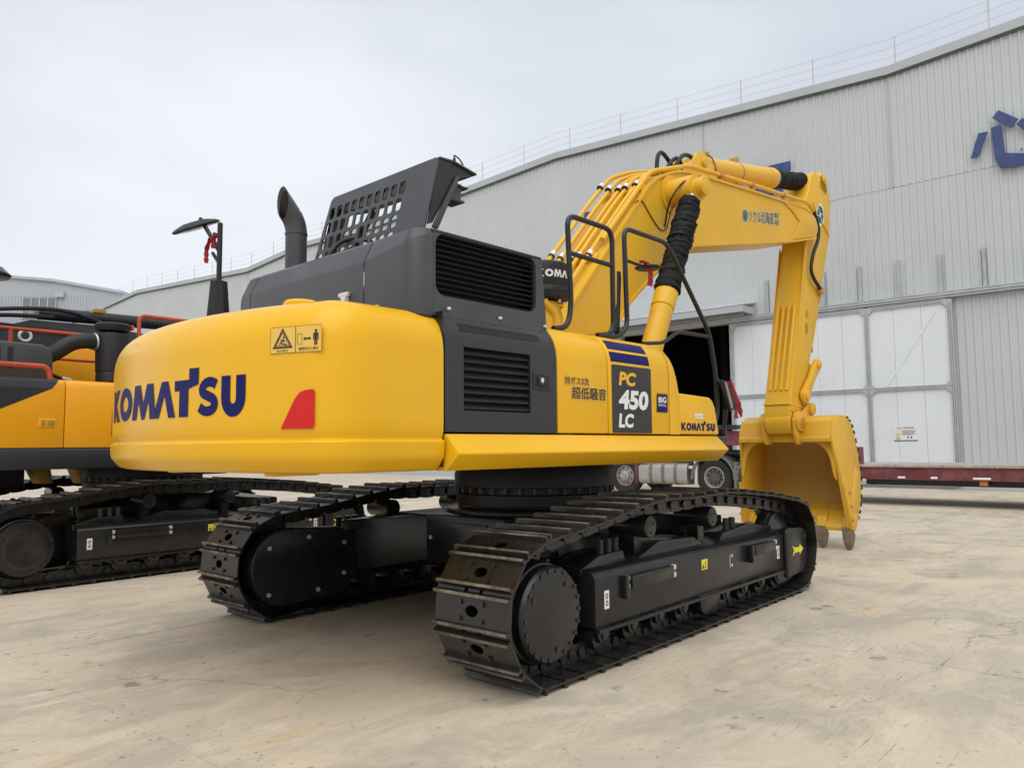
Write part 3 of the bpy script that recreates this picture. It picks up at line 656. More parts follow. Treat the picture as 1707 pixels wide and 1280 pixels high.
def crawler(parent, yc, side):
    """one track: side is the outward sign of y"""
    for k in range(len(PINS)):
        a, b = PINS[k], PINS[(k+1) % len(PINS)]
        dx, dz = b[0]-a[0], b[1]-a[1]; ang = math.atan2(dz, dx)
        for nm, me in (('track_shoe', SHOE_ME), ('track_link', LINK_ME)):
            o = bpy.data.objects.new(nm, me); COL.objects.link(o); o.parent = parent
            # bottom run heads forward with the grousers facing down
            o.matrix_local = Matrix.Translation(((a[0]+b[0])/2, yc, (a[1]+b[1])/2)) @ Matrix.Rotation(-ang, 4, 'Y') @ Matrix.Rotation(PI, 4, 'X')
    S = side; A = lambda y: yc+S*y
    # side frame: box beam with a lipped lower edge and a sloping top
    f = MB()
    yo, yi = A(0.205), A(-0.20)
    prof = [(A(0.205), 0.245), (A(0.205), 0.575), (A(0.165), 0.612), (A(-0.14), 0.665), (A(-0.20), 0.62), (A(-0.20), 0.245)]
    f.prism(prof, 'x', -1.40, 1.76)
    fr = f.build('track_frame', BLACK, parent, bevel=0.012)
    MB().box(-1.40, 1.70, min(A(0.19), A(0.238)), max(A(0.19), A(0.238)), 0.220, 0.245).build('lower_lip', BLACK, fr, bevel=0.008)
    MB().prism([(-0.75, 0.62), (0.30, 0.62), (0.12, 0.70), (-0.42, 0.72)], 'y', A(-0.17), A(0.12)).build('top_gusset', BLACK, fr, bevel=0.01)
    MB().prism([(0.62, 0.62), (1.74, 0.58), (1.74, 0.66), (1.2, 0.72), (0.70, 0.68)], 'y', A(-0.16), A(0.10)).build('top_plate', BLACK, fr, bevel=0.01)
    cb = MB(); cb.prism([(-1.42, 0.57), (-0.86, 0.62), (-0.90, 0.70), (-1.2, 0.69), (-1.42, 0.62)], 'y', A(-0.16), A(0.10))
    cb.build('top_plate', BLACK, fr, bevel=0.01)
    bb = MB()
    for xv in (-1.12, -1.02, -0.93, 0.86, 0.98): bb.cyl((xv, A(0.05), 0.66), (xv, A(0.05), 0.79), 0.030, 8)
    bb.build('top_bolts', BLACK, fr)
    # carrier rollers hold up the hump in the upper run
    for xv in (-0.62, 0.38):
        r = MB().lathe([(0.085, -0.16), (0.085, 0.15), (0.078, 0.165), (0.055, 0.168)], (xv, yc, 0.845), 'y', 24)
        if S < 0: r = MB().lathe([(0.055, -0.168), (0.078, -0.165), (0.085, -0.15), (0.085, 0.16)], (xv, yc, 0.845), 'y', 24)
        r.box(xv-0.05, xv+0.05, yc-0.05, yc+0.05, 0.62, 0.80)
        o = r.build('carrier_roller', BLACK, parent)
        q = MB()
        for k in range(3): a = 2*PI*k/3+0.5; q.cyl((xv+0.045*math.cos(a), yc+S*0.166, 0.845+0.045*math.sin(a)), (xv+0.045*math.cos(a), yc+S*0.174, 0.845+0.045*math.sin(a)), 0.008, 6)
        q.build('roller_bolts', SHOE, o)
    for k in range(9):
        xv = -1.30+k*0.365; r = MB()
        r.lathe([(0.05, -0.17), (0.085, -0.165), (0.088, -0.10), (0.072, -0.095), (0.072, 0.095), (0.088, 0.10), (0.085, 0.165), (0.05, 0.17)], (xv, yc, 0.175), 'y', 20)
        o = r.build('track_roller', BLACK, parent)
        h = MB(); h.prism([(xv-0.08, 0.262), (xv+0.08, 0.262), (xv+0.065, 0.19), (xv+0.04, 0.145), (xv-0.04, 0.145), (xv-0.065, 0.19)], 'y', A(0.172), A(0.20)); h.cyl((xv, A(0.195), 0.19), (xv, A(0.212), 0.19), 0.035, 10)
        h.build('roller_bracket', SHOE, o, bevel=0.006)
    g = MB(); g.prism([(0.02, 0.255), (0.40, 0.255), (0.36, 0.12), (0.30, 0.085), (0.10, 0.085), (0.05, 0.13)], 'y', A(0.15), A(0.215)); g.build('track_guard', BLACK, parent, bevel=0.012)
    # rear sprocket with teeth, final-drive cover outside
    n = 21; o_ = []
    for k in range(n):
        for d, r in ((0.0, 0.31), (0.25, 0.315), (0.42, 0.37), (0.58, 0.37), (0.75, 0.315)): a = 2*PI*(k+d)/n; o_.append((XR+r*math.cos(a), ZC+r*math.sin(a)))
    MB().prism(o_, 'y', yc-0.03, yc+0.03).build('sprocket', SHOE, parent)
    fd = MB().lathe([(0.30, -0.26), (0.315, -0.1), (0.315, 0.12), (0.30, 0.16), (0.29, 0.165), (0.29, 0.225), (0.275, 0.245), (0.26, 0.249)] if S > 0 else [(0.26, -0.249), (0.275, -0.245), (0.29, -0.225), (0.29, -0.165), (0.30, -0.16), (0.315, -0.12), (0.315, 0.1), (0.30, 0.26)], (XR+0.03, yc, ZC-0.03), 'y', 48)
    fo = fd.build('final_drive', BLACK, parent)
    q = MB()
    for k in range(22):
        if k in (3, 10, 17): continue
        a = 2*PI*k/22; q.cyl((XR+0.03+0.262*math.cos(a), yc+S*0.240, ZC-0.03+0.262*math.sin(a)), (XR+0.03+0.262*math.cos(a), yc+S*0.257, ZC-0.03+0.262*math.sin(a)), 0.0135, 6)
    for a in (0.9, 2.6, 4.9): q.cyl((XR+0.03+0.215*math.cos(a), yc+S*0.246, ZC-0.03+0.215*math.sin(a)), (XR+0.03+0.215*math.cos(a), yc+S*0.258, ZC-0.03+0.215*math.sin(a)), 0.018, 8)
    q.build('cover_bolts', SHOE, fo)
    gi = MB(); gi.prism(arc(XR, ZC-0.01, 0.32, 90, 270, 18)+[(-1.35, 0.16), (-1.20, 0.30), (-1.20, 0.66), (-1.4, 0.74)], 'y', A(-0.34), A(-0.22)); gio = gi.build('travel_motor_guard', BLACK, parent, bevel=0.015)
    q = MB()
    for x_, z_ in ((-2.10, 0.62), (-2.1, 0.24), (-1.72, 0.68), (-1.62, 0.22), (-1.35, 0.60), (-1.35, 0.33)): q.cyl((x_, A(-0.335), z_), (x_, A(-0.352), z_), 0.019, 8)
    q.build('guard_bolts', CHROME, gio)
    # front idler and its yoke guard
    i_ = MB().lathe([(0.10, -0.14), (0.24, -0.10), (0.28, -0.075), (0.315, -0.07), (0.315, -0.045), (0.335, -0.04), (0.335, 0.04), (0.315, 0.045), (0.315, 0.07), (0.28, 0.075), (0.24, 0.10), (0.10, 0.14)], (XF, yc, ZC), 'y', 40)
    i_.build('idler', SHOE, parent)
    y_ = MB(); y_.prism([(1.785, 0.60), (1.83, 0.635), (2.20, 0.615), (2.30, 0.55), (2.30, 0.28), (2.20, 0.17), (1.785, 0.155)], 'y', A(0.16), A(0.235)); yo_ = y_.build('idler_guard', BLACK, parent, bevel=0.02, seg=3)
    MB().prism([(1.55, 0.262), (2.1, 0.20), (1.95, 0.12), (1.62, 0.115)], 'y', A(0.10), A(0.20)).build('guard_foot', BLACK, yo_, bevel=0.01)
    MB().cyl((2.24, A(0.234), 0.52), (2.24, A(0.237), 0.52), 0.024, 12).build('grease_hole', BLACK_IN, yo_)
    s_ = MB(); fa = lambda x, z, d=0: (x, A(0.2372), z)
    s_.flat([[(1.90, 0.46), (1.97, 0.43), (2.09, 0.43), (2.09, 0.46), (2.19, 0.405), (2.09, 0.35), (2.09, 0.38), (1.97, 0.38), (1.90, 0.35), (1.945, 0.405)]], fa)
    s_.build('arrow_sticker', YLAB, yo_, angle=0)
    # step brackets, bolts and stickers on the outer face
    for x0, x1 in ((-1.00, -0.42), (1.05, 1.50)):
        s_ = MB(); s_.box(x0, x1, min(A(0.206), A(0.242)), max(A(0.206), A(0.242)), 0.455, 0.545); s_.box(x0-0.10, x0-0.055, min(A(0.206), A(0.255)), max(A(0.206), A(0.255)), 0.40, 0.555)
        so = s_.build('step_bracket', BLACK, parent, bevel=0.008)
        q = MB()
        for xv in (x0-0.035, x1+0.03):
            for zv in (0.53, 0.475): q.cyl((xv, A(0.206), zv), (xv, A(0.230), zv), 0.021, 8)
        q.build('bracket_bolts', CHROME, so)
    q = MB()
    for zv in (0.50, 0.42): q.cyl((0.62, A(0.206), zv), (0.62, A(0.214), zv), 0.013, 8)
    q.box(0.585, 0.592, min(A(0.2055), A(0.209)), max(A(0.2055), A(0.209)), 0.40, 0.51)
    q.build('frame_bolts', CHROME, fr)
    for x0, nm in ((-1.30, 'lifting_label'), (1.60, 'lifting_label')):
        l = MB(); l.box(x0, x0+0.055, min(A(0.2055), A(0.2075)), max(A(0.2055), A(0.2075)), 0.36, 0.48); lo = l.build(nm, WHITE, fr, angle=0)
        p = MB(); fn = lambda x, z, d=0: (x, A(0.2085), z)
        for zc in (0.445, 0.395): p.flat([arc(x0+0.0275, zc, 0.017, 0, 360, 12)[:-1], arc(x0+0.0275, zc, 0.009, 360, 0, 10)[:-1]], fn)
        p.flat([[(x0+0.024, 0.405), (x0+0.031, 0.405), (x0+0.031, 0.435), (x0+0.024, 0.435)]], fn); p.build('chain_symbol', INK, lo, angle=0)
    l = MB(); l.box(0.08, 0.18, min(A(0.2055), A(0.2075)), max(A(0.2055), A(0.2075)), 0.445, 0.525); lo = l.build('warning_sticker', YLAB, fr, angle=0)
    p = MB(); p.flat([[(0.09, 0.455), (0.125, 0.455), (0.107, 0.49)]], lambda x, z, d=0: (x, A(0.2085), z)); p.flat([[(0.13, 0.46), (0.17, 0.46), (0.17, 0.468), (0.13, 0.468)]], lambda x, z, d=0: (x, A(0.2085), z)); p.flat([[(0.14, 0.475), (0.15, 0.475), (0.15, 0.505), (0.14, 0.505)]], lambda x, z, d=0: (x, A(0.2085), z)); p.build('sticker_print', INK, lo, angle=0)

def undercarriage(ex):
    crawler(ex, -1.458, -1); crawler(ex, 1.458, 1)
    c = MB(); c.prism([(-0.95, -0.85), (0.95, -0.85), (0.95, 0.85), (-0.95, 0.85)], 'z', 0.44, 0.86); c.lathe([(0.84, 0.84), (0.84, 0.90), (0.72, 0.905), (0.72, 0.95)], (0, 0, 0), 'z', 40)
    co = c.build('centre_frame', BLACK, ex, bevel=0.02)
    for sx in (-1, 1):
        for sy in (-1, 1):
            l = MB()
            ra = [(sx*0.55, sy*0.60, 0.46), (sx*0.95, sy*0.45, 0.46), (sx*0.95, sy*0.45, 0.85), (sx*0.55, sy*0.60, 0.85)]
            rb = [(sx*0.75, sy*1.27, 0.30), (sx*1.25, sy*1.27, 0.30), (sx*1.28, sy*1.27, 0.78), (sx*0.75, sy*1.27, 0.80)]
            l.loft([ra, rb]); lo = l.build('frame_leg', BLACK, ex, bevel=0.015)
    p = MB(); p.box(-0.965, -0.952, -0.28, 0.42, 0.56, 0.80); q = p.build('inspection_cover', BLACK, co, bevel=0.006)
    p = MB()
    for y_, z_ in ((-0.24, 0.60), (-0.24, 0.72), (0.38, 0.66)): p.cyl((-0.965, y_, z_), (-0.978, y_, z_), 0.018, 8)
    p.build('cover_bolts', CHROME, q)
    s = MB().lathe([(0.66, 0.88), (0.73, 0.93), (0.73, 1.02), (0.70, 1.03), (0.70, 1.08), (0.75, 1.09), (0.75, 1.20), (0.70, 1.30)], (0, 0, 0), 'z', 56); so = s.build('slewing_ring', BLACK_IN, ex)  # near-black ring: shade under the upper body put into its colour
    p = MB()
    for k in range(36): a = 2*PI*k/36; p.cyl((0.735*math.cos(a), 0.735*math.sin(a), 1.035), (0.735*math.cos(a), 0.735*math.sin(a), 1.085), 0.016, 6)
    p.build('ring_bolts', SHOE, so)

# ================================================================ main excavator
SW = math.radians(-1.74)                       # the upper structure is swung a little off the tracks
ex = thing('excavator', 'large glossy yellow excavator with dark grey engine cover and bucket on the ground', 'excavator', (0, 0, 0))
undercarriage(ex)
def U(mb, name, mats, **kw): return mb.build(name, mats, ex, rz=SW, **kw)

# ---- counterweight: plan outline swept with a vertical profile
RC = 3.545
def cw_plan():
    pts = []                                     # (x, y, nx, ny), right side first, round the back to the left
    for i in range(5): pts.append((-2.492-0.5*i/4, -1.49, 0, -1))
    # corner blend between the straight side and the big arc
    a1 = math.radians(180+21.5); ex_, ey_ = RC*math.cos(a1), RC*math.sin(a1)
    p0, p1, p2 = Vector((-2.992, -1.49)), Vector((-3.235, -1.49)), Vector((ex_, ey_))
    for k in range(1, 12):
        t = k/12; q = p0*(1-t)**2+p1*2*t*(1-t)+p2*t*t; d = ((p1-p0)*2*(1-t)+(p2-p1)*2*t).normalized()
        pts.append((q.x, q.y, -d.y, d.x))
    n = 44
    for k in range(n+1):
        a = a1-(a1-math.radians(180))*k/n*1.0
        pts.append((RC*math.cos(a), RC*math.sin(a), math.cos(a), math.sin(a)))
    half = pts; other = [(x, -y, nx, -ny) for x, y, nx, ny in reversed(half[:-1])]
    return half+other
PL = cw_plan()
prof = [(-0.30, 1.308), (-0.085, 1.310), (-0.062, 1.316), (-0.045, 1.328), (-0.008, 1.372), (0.002, 1.388), (0.007, 1.41), (0.010, 1.474), (0.006, 1.481), (-0.008, 1.488), (-0.013, 1.492), (-0.013, 1.500), (-0.008, 1.512), (-0.002, 1.535), (0.0, 1.60), (0.0, 1.98), (-0.002, 2.02), (-0.007, 2.06), (-0.017, 2.10), (-0.032, 2.138), (-0.052, 2.170), (-0.078, 2.198), (-0.108, 2.220), (-0.145, 2.237), (-0.19, 2.247), (-0.25, 2.252), (-0.40, 2.254)]
b = MB(); rings = []
for o_, z in prof:
    rings.append([(x+nx*o_, y+ny*o_, z) for x, y, nx, ny in PL])
b.loft(rings, cap=True, closed=True)
cw = U(b, 'counterweight', Y_BODY, angle=24)
cm_ = MB().box(-2.492, -2.486, -1.48, 1.48, 1.33, 2.24); cm_.build('joint_face', BLACK, cw, angle=0)
# bolt-on features
b = MB(); b.lathe([(0.10, -0.02), (0.10, 0.03), (0.085, 0.045), (0.03, 0.05), (0.001, 0.05)], (-3.12, -0.98, 2.232), 'z', 28)
b.build('lifting_cap', Y_BODY, cw)
b = MB()
for xv, yv in ((-2.8, -1.26), (-2.62, -1.28)): b.lathe([(0.014, 0), (0.014, 0.010), (0.001, 0.014)], (xv, yv, 2.25), 'z', 10)
b.build('top_bolts', Y_BODY, cw)
for yp in (-0.8, 0.5): MB().box(-3.2, -2.9, yp-0.06, yp+0.06, 1.285, 1.313).build('bottom_pad', Y_BODY, cw, bevel=0.01)
def CW(s, z, d=0.0): a = PI+s/RC; r = RC+0.0035+d; return (r*math.cos(a), r*math.sin(a), z)
b = MB()
komatsu(b, lambda x, y, d: CW(x, y, d), 0.0, [(-0.925, -0.64), (-0.635, -0.325), (-0.315, 0.07), (0.055, 0.318), (0.306, 0.55), (0.535, 0.74), (0.752, 0.942)], 1.628, 1.845, 1.905)
b.build('wordmark', BLUE, cw, angle=0, fix=False)
rf = [(1.195, 1.545), (1.396, 1.545), (1.404, 1.56), (1.404, 1.735)]+arc(1.39, 1.735, 0.012, 0, 90, 3)+[(1.35, 1.744), (1.312, 1.732), (1.283, 1.70)]
b = MB(); b.flat([rf], lambda x, y, d: CW(x, y, d), 0.004); b.build('reflector', RED, cw, angle=0)
b = MB(); b.flat([[(-x, y) for x, y in reversed(rf)]], lambda x, y, d: CW(x, y, d), 0.004); b.build('reflector', RED, cw, angle=0)
# caution label
S0, S1, Z0, Z1 = 1.115, 1.443, 1.943, 2.083
b = MB()
for q in range(4): a_, c_ = S0+(S1-S0)*q/4, S0+(S1-S0)*(q+1)/4; b.add([CW(a_, Z0), CW(c_, Z0), CW(c_, Z1), CW(a_, Z1)], [(0, 1, 2, 3)])
lab = b.build('caution_label', LABELY, cw, angle=0)
b = MB(); fn = lambda x, y, d=0: CW(S0+x, Z0+y, 0.0015)
def frame2(x0, x1, y0, y1, t): b.flat([[(x0, y0), (x1, y0), (x1, y1), (x0, y1)], [(x0+t, y0+t), (x0+t, y1-t), (x1-t, y1-t), (x1-t, y0+t)]], fn)
frame2(0.0, 0.165, 0.0, 0.14, 0.0015); frame2(0.1665, 0.328, 0.0, 0.14, 0.0015)
b.flat([[(0.016, 0.026), (0.148, 0.026), (0.082, 0.134)], [(0.031, 0.035), (0.082, 0.118), (0.133, 0.035)]], fn)
b.flat([[(0.036, 0.038), (0.128, 0.038), (0.082, 0.113)], [(0.041, 0.041), (0.082, 0.107), (0.123, 0.041)]], fn)
for a_, c_ in (((0.06, 0.046), (0.086, 0.07)), ((0.068, 0.07), (0.10, 0.062)), ((0.086, 0.07), (0.09, 0.092)), ((0.075, 0.05), (0.11, 0.045))):
    dx, dy = c_[0]-a_[0], c_[1]-a_[1]; l = math.hypot(dx, dy); px, py = -dy/l*0.0035, dx/l*0.0035
    b.flat([[(a_[0]-px, a_[1]-py), (c_[0]-px, c_[1]-py), (c_[0]+px, c_[1]+py), (a_[0]+px, a_[1]+py)]], fn)
frame2(0.178, 0.208, 0.042, 0.098, 0.002)
b.flat([[(0.215, 0.07), (0.227, 0.081), (0.227, 0.074), (0.251, 0.074), (0.251, 0.081), (0.263, 0.07), (0.251, 0.059), (0.251, 0.066), (0.227, 0.066), (0.227, 0.059)]], fn)
b.flat([[(0.276, 0.062), (0.276, 0.093), (0.284, 0.10), (0.301, 0.10), (0.309, 0.093), (0.309, 0.062), (0.304, 0.062), (0.304, 0.088), (0.302, 0.088), (0.302, 0.034), (0.294, 0.034), (0.294, 0.06), (0.291, 0.06), (0.291, 0.034), (0.283, 0.034), (0.283, 0.088), (0.281, 0.088), (0.281, 0.062)]], fn)
b.flat([arc(0.2925, 0.109, 0.0075, 0, 360, 12)[:-1]], fn)
put_text(b, 'はさまれ', 0.045, 0.118, 0.006, 0.021, fn, 0.012); put_text(b, '旋回内立入禁止', 0.186, 0.31, 0.010, 0.027, fn, 0.012)
b.build('label_print', INK, lab, angle=0, fix=False)

# ---- revolving frame and side step
b = MB(); b.box(-2.45, 0.95, -1.40, 1.40, 1.36, 1.50); b.prism([(-2.4, 1.29), (0.5, 1.27), (0.95, 1.36), (-2.4, 1.36)], 'y', -0.8, 0.8); b.box(-2.45, 0.9, -1.35, 1.35, 1.31, 1.355); b.box(0.9, 1.25, -0.6, 0.25, 1.40, 1.9)
U(b, 'revolving_frame', BLACK, bevel=0.01)
b = MB(); b.prism([(-1.47, 1.520), (-1.495, 1.520), (-1.60, 1.412), (-1.602, 1.400), (-1.50, 1.308), (-1.47, 1.306)], 'x', -2.478, 0.77)
fe = U(b, 'side_step', Y_BODY, bevel=0.006)
b = MB().box(-2.47, 0.76, -1.40, -1.472, 1.306, 1.50); b.build('step_backing', Y_BODY, fe, angle=0)

SP = [(-1.49, 1.532), (-1.49, 2.02), (-1.484, 2.09), (-1.468, 2.15), (-1.44, 2.20), (-1.40, 2.245), (-1.34, 2.273), (-1.20, 2.283)]
def side_y(z):
    for (ya, za), (yb, zb) in zip(SP, SP[1:]):
        if za <= z <= zb: return ya+(yb-ya)*(z-za)/(zb-za)
    return SP[0][0]
def SD(x, z, d=0): return (x, side_y(z)-0.003-d, z)
def panel_prof(zlo, zhi, inner=-1.43):
    o_ = [(side_y(zlo), zlo)]+[p for p in SP if zlo < p[1] < zhi]+[(side_y(zhi), zhi)]
    return o_+[(min(-1.1, max(inner, side_y(zhi)+0.04)), zhi-0.02), (inner, zlo)]
full = SP+[(-1.20, 2.25), (-1.38, 2.20), (-1.44, 2.02), (-1.44, 1.532)]
# dark engine-side door with two louvre openings
b = MB(); X0, X1, LX0, LX1 = -2.480, -1.462, -2.33, -1.73
b.prism(full, 'x', X0, LX0); b.prism(full, 'x', LX1, X1)
b.prism([(-1.49, 1.532), (-1.49, 1.66), (-1.44, 1.66), (-1.44, 1.532)], 'x', LX0, LX1)
up_ = [(side_y(2.042), 2.042)]+[p for p in SP if p[1] > 2.042]+[(-1.20, 2.25), (-1.38, 2.20), (-1.44, 2.042)]
b.prism(up_, 'x', LX0, LX1)
dd = U(b, 'engine_side_door', DOOR_GREY, angle=40)
MB().box(LX0-0.02, LX1+0.02, -1.437, -1.425, 1.64, 2.06).build('louvre_backing', BLACK_IN, dd, angle=0)
for k in range(8):
    z = 1.672+k*0.0468
    MB().prism([(-1.484, z), (-1.478, z-0.003), (-1.44, z+0.036), (-1.443, z+0.041)], 'x', LX0+0.002, LX1-0.002).build('louvre_slat', DOOR_GREY, dd, angle=0)
b = MB()                                        # dark slot high on the shoulder
zz = [2.140, 2.152, 2.164, 2.176, 2.190]
for za, zb in zip(zz, zz[1:]): b.add([SD(-2.345, za), SD(-1.615, za), SD(-1.615, zb), SD(-2.345, zb)], [(0, 1, 2, 3)])
so = b.build('vent_slot', BLACK_IN, dd, angle=0)
b = MB()
for z in (2.1585, 2.1745): b.add([SD(-2.34, z-0.003, 0.001), SD(-1.62, z-0.003, 0.001), SD(-1.62, z+0.001, 0.006), SD(-2.34, z+0.001, 0.006)], [(0, 1, 2, 3)])
b.build('slot_louvre', DOOR_GREY, so, angle=0)
b = MB().prism(rrect(-1.705, -1.520, 1.815, 1.935, 0.012), 'y', -1.4965, -1.486); lo = b.build('door_latch', DOOR_GREY, dd, bevel=0.003)
MB().prism(rrect(-1.688, -1.548, 1.832, 1.918, 0.01), 'y', -1.4985, -1.4962).build('latch_pocket', BLACK_IN, lo, angle=0)
MB().prism([(-1.665, 1.845), (-1.61, 1.845), (-1.61, 1.905), (-1.665, 1.905)], 'y', -1.512, -1.4982).build('latch_paddle', DOOR_GREY, lo, bevel=0.008)
MB().prism([(-1.650, 1.893), (-1.622, 1.893), (-1.622, 1.872), (-1.636, 1.858), (-1.650, 1.872)], 'y', -1.516, -1.5125).build('latch_key_plate', CHROME, lo, angle=0)
# yellow pump-side doors
U(MB().prism(full, 'x', -1.448, -0.868), 'pump_door', Y_BODY, bevel=0.012, angle=40, seg=3)
d2 = U(MB().prism(full, 'x', -0.856, -0.02), 'front_side_door', Y_BODY, bevel=0.012, angle=40, seg=3)
# the rounded nose ahead of it falls to the tool box
b = MB(); full2 = lambda s_: [(y, 1.532+(z-1.532)*s_) for y, z in full]
b.loft([[(x, y, z) for y, z in full2(s_)] for x, s_ in ((-0.012, 1.0), (0.03, 0.985), (0.065, 0.955), (0.092, 0.90), (0.112, 0.82), (0.125, 0.74), (0.138, 0.66))])
nz_ = U(b, 'nose_panel', Y_BODY, angle=60)
b = MB(); b.prism([(0.148, 1.534), (0.148, 1.876), (0.66, 1.862), (0.715, 1.835), (0.755, 1.78), (0.815, 1.56), (0.815, 1.534)], 'y', -1.488, -0.75)
tb = U(b, 'tool_box', Y_BODY, bevel=0.014, seg=3, angle=40)
b = MB(); b.box(-2.47, -0.02, -1.19, -0.7, 2.10, 2.262); b.box(-0.86, 0.06, -1.30, -0.62, 1.55, 2.20)
U(b, 'deck_plate', Y_BODY, bevel=0.01)
# lettering on the right side
b = MB(); b.flat([rrect(-0.822, -0.288, 1.538, 2.048, 0.012)], lambda x, z, d: (x, -1.493, z)); mp_ = b.build('model_panel', DOOR_GREY, d2, angle=0)
for z0, z1 in ((2.070, 2.145), (2.166, 2.236)):
    b = MB(); n = 6
    for k in range(n): za, zb = z0+(z1-z0)*k/n, z0+(z1-z0)*(k+1)/n; b.add([SD(-0.825, za), SD(-0.300, za), SD(-0.300, zb), SD(-0.825, zb)], [(0, 1, 2, 3)])
    b.build('blue_stripe', BLUE, d2, angle=0)
f_ = lambda x, z, d=0: (x, -1.495, z)
b = MB(); put_text(b, 'PC', -0.735, -0.520, 1.895, 2.000, f_, 0.045, shear=0.02); b.build('model_letters', Y_BODY, mp_, angle=0, fix=False)
b = MB(); put_text(b, '450', -0.745, -0.345, 1.715, 1.865, f_, 0.045, shear=0.02); put_text(b, 'LC', -0.745, -0.555, 1.578, 1.685, f_, 0.045, shear=0.015); b.build('model_numbers', WHITE, mp_, angle=0, fix=False)
def jp(par, body, x0, x1, z0, z1, yy, ink, back, bold):
    p = MB(); put_text(p, body, x0-0.004, x1+0.004, z0-0.005, z1+0.005, lambda x, z, d=0: (x, yy, z), bold+0.05); q = p.build('lettering_outline', back, par, angle=0, fix=False)
    p = MB(); put_text(p, body, x0, x1, z0, z1, lambda x, z, d=0: (x, yy-0.0015, z), bold); p.build('lettering', ink, q, angle=0, fix=False)
pd = [o for o in ex.children if o.name.startswith('pump_door')][0]
jp(pd, '排ガス3次', -1.375, -1.100, 1.872, 1.925, -1.493, INK, LABELY, 0.012)
jp(pd, '超低騒音', -1.300, -0.895, 1.772, 1.858, -1.493, INK, LABELY, 0.022)
b = MB(); pts = [(-0.212, 1.708), (-0.052, 1.708), (-0.048, 1.850)]
for k in range(5): xa = -0.052-k*0.033; pts += [(xa, 1.850), (xa, 1.862), (xa-0.014, 1.862), (xa-0.014, 1.850)]
pts += [(-0.206, 1.850)]
b.flat([pts], f_); st_ = b.build('rental_sticker', BLUE, d2, angle=0)
f3 = lambda x, z, d=0: (x, -1.4965, z)
b = MB(); put_text(b, 'BIG', -0.190, -0.072, 1.785, 1.832, f3, 0.03); put_text(b, 'RENTAL', -0.190, -0.072, 1.755, 1.776, f3, 0.0); b.build('sticker_letters', WHITE, st_, angle=0, fix=False)
b = MB(); komatsu(b, lambda x, z, d: (x, -1.4915, z), 0, [(0.165+0.083*k, 0.165+0.083*k+0.079) for k in range(7)], 1.566, 1.632, 1.650); b.build('wordmark', BLUE, tb, angle=0, fix=False)
b = MB(); b.flat([[(0.378, 1.668), (0.528, 1.668), (0.528, 1.714), (0.378, 1.714)]], lambda x, z, d: (x, -1.4915, z)); q = b.build('small_label', WHITE, tb, angle=0)
b = MB()
for k in range(3): b.flat([[(0.39+k*0.045, 1.678), (0.42+k*0.045, 1.678), (0.42+k*0.045, 1.70), (0.39+k*0.045, 1.70)]], lambda x, z, d: (x, -1.493, z))
b.build('label_print', LABELY, q, angle=0)

# ---- grey engine cover behind the boom
ZT = 2.745
def hood_ring(x, y, nx, ny, bev):
    return [(x-nx*0.02, y-ny*0.02, 2.20), (x, y, 2.22), (x, y, ZT-bev*1.22), (x-nx*bev*0.03, y-ny*bev*0.03, ZT-bev*1.12), (x-nx*bev*0.50, y-ny*bev*0.50, ZT-bev*0.14), (x-nx*(bev*0.50+0.022), y-ny*(bev*0.50+0.022), ZT)]
b = MB(); rg = []
for k in range(6): y = -0.940-(1.30-0.940)*k/5; rg.append(hood_ring(-2.655, y, -1, 0, 0.13-0.008*k))
for k in range(1, 9): a = PI+PI/2*k/8; rg.append(hood_ring(-2.535+0.12*math.cos(a), -1.30+0.12*math.sin(a), math.cos(a), math.sin(a), 0.085-0.006*k))
rg.append(hood_ring(-2.512, -1.42, 0, -1, 0.035))
b.loft(rg, cap=False, closed=False)
hc = U(b, 'cover_corner', GREY, angle=24)
b = MB(); b.loft([hood_ring(-2.655, y, -1, 0, 0.13) for y in (0.47, -0.932)], cap=False, closed=False); hr = U(b, 'cover_rear_panel', GREY, angle=24)
b = MB(); rg = [hood_ring(-2.655, 0.478, -1, 0, 0.13), hood_ring(-2.655, 0.60, -1, 0, 0.13)]
for k in range(1, 5): a = PI-PI/3*k/4; rg.append(hood_ring(-2.605+0.05*math.cos(a), 0.60+0.05*math.sin(a)+0.003*k, math.cos(a), math.sin(a), 0.13+0.02*k))
rg.append(hood_ring(-2.30, 0.80, -0.5, 0.866, 0.16)); b.loft(rg[::-1], cap=False, closed=False); U(b, 'cover_end_panel', GREY, angle=24)
# latch on the rear panel
b = MB(); b.box(-2.685, -2.657, -0.80, -0.70, 2.395, 2.425); b.box(-2.70, -2.657, -0.79, -0.75, 2.28, 2.395); b.build('cover_latch', CHROME, hr, bevel=0.006)
# right side of the cover with its big louvred opening
b = MB()
hole = rrect(-2.492, -1.585, 2.345, 2.722, 0.07, 6)
b.flat([[(-2.510, 2.22), (-1.475, 2.22), (-1.490, 2.40), (-1.525, 2.735), (-2.510, 2.735)], hole[::-1]], lambda x, z, d: (x, -1.385-d, z), 0.035)
sp_ = U(b, 'cover_side_panel', GREY, angle=40)
b = MB(); b.prism([(-1.42, 2.7345), (-1.413, 2.742), (-1.40, ZT), (-1.33, ZT+0.001), (-1.33, 2.72), (-1.42, 2.72)], 'x', -2.51, -1.527); b.build('top_edge', GREY, sp_, angle=60)
b = MB(); b.box(-2.51, -1.52, -1.335, -1.325, 2.31, 2.735); b.build('louvre_backing', BLACK_IN, sp_, angle=0)
for k in range(11):
    z = 2.356+k*0.0338
    MB().prism([(-1.402, z), (-1.398, z-0.004), (-1.345, z+0.022), (-1.349, z+0.027)], 'x', -2.50, -1.575).build('louvre_slat', BLACK_IN, sp_, angle=0)
b = MB()
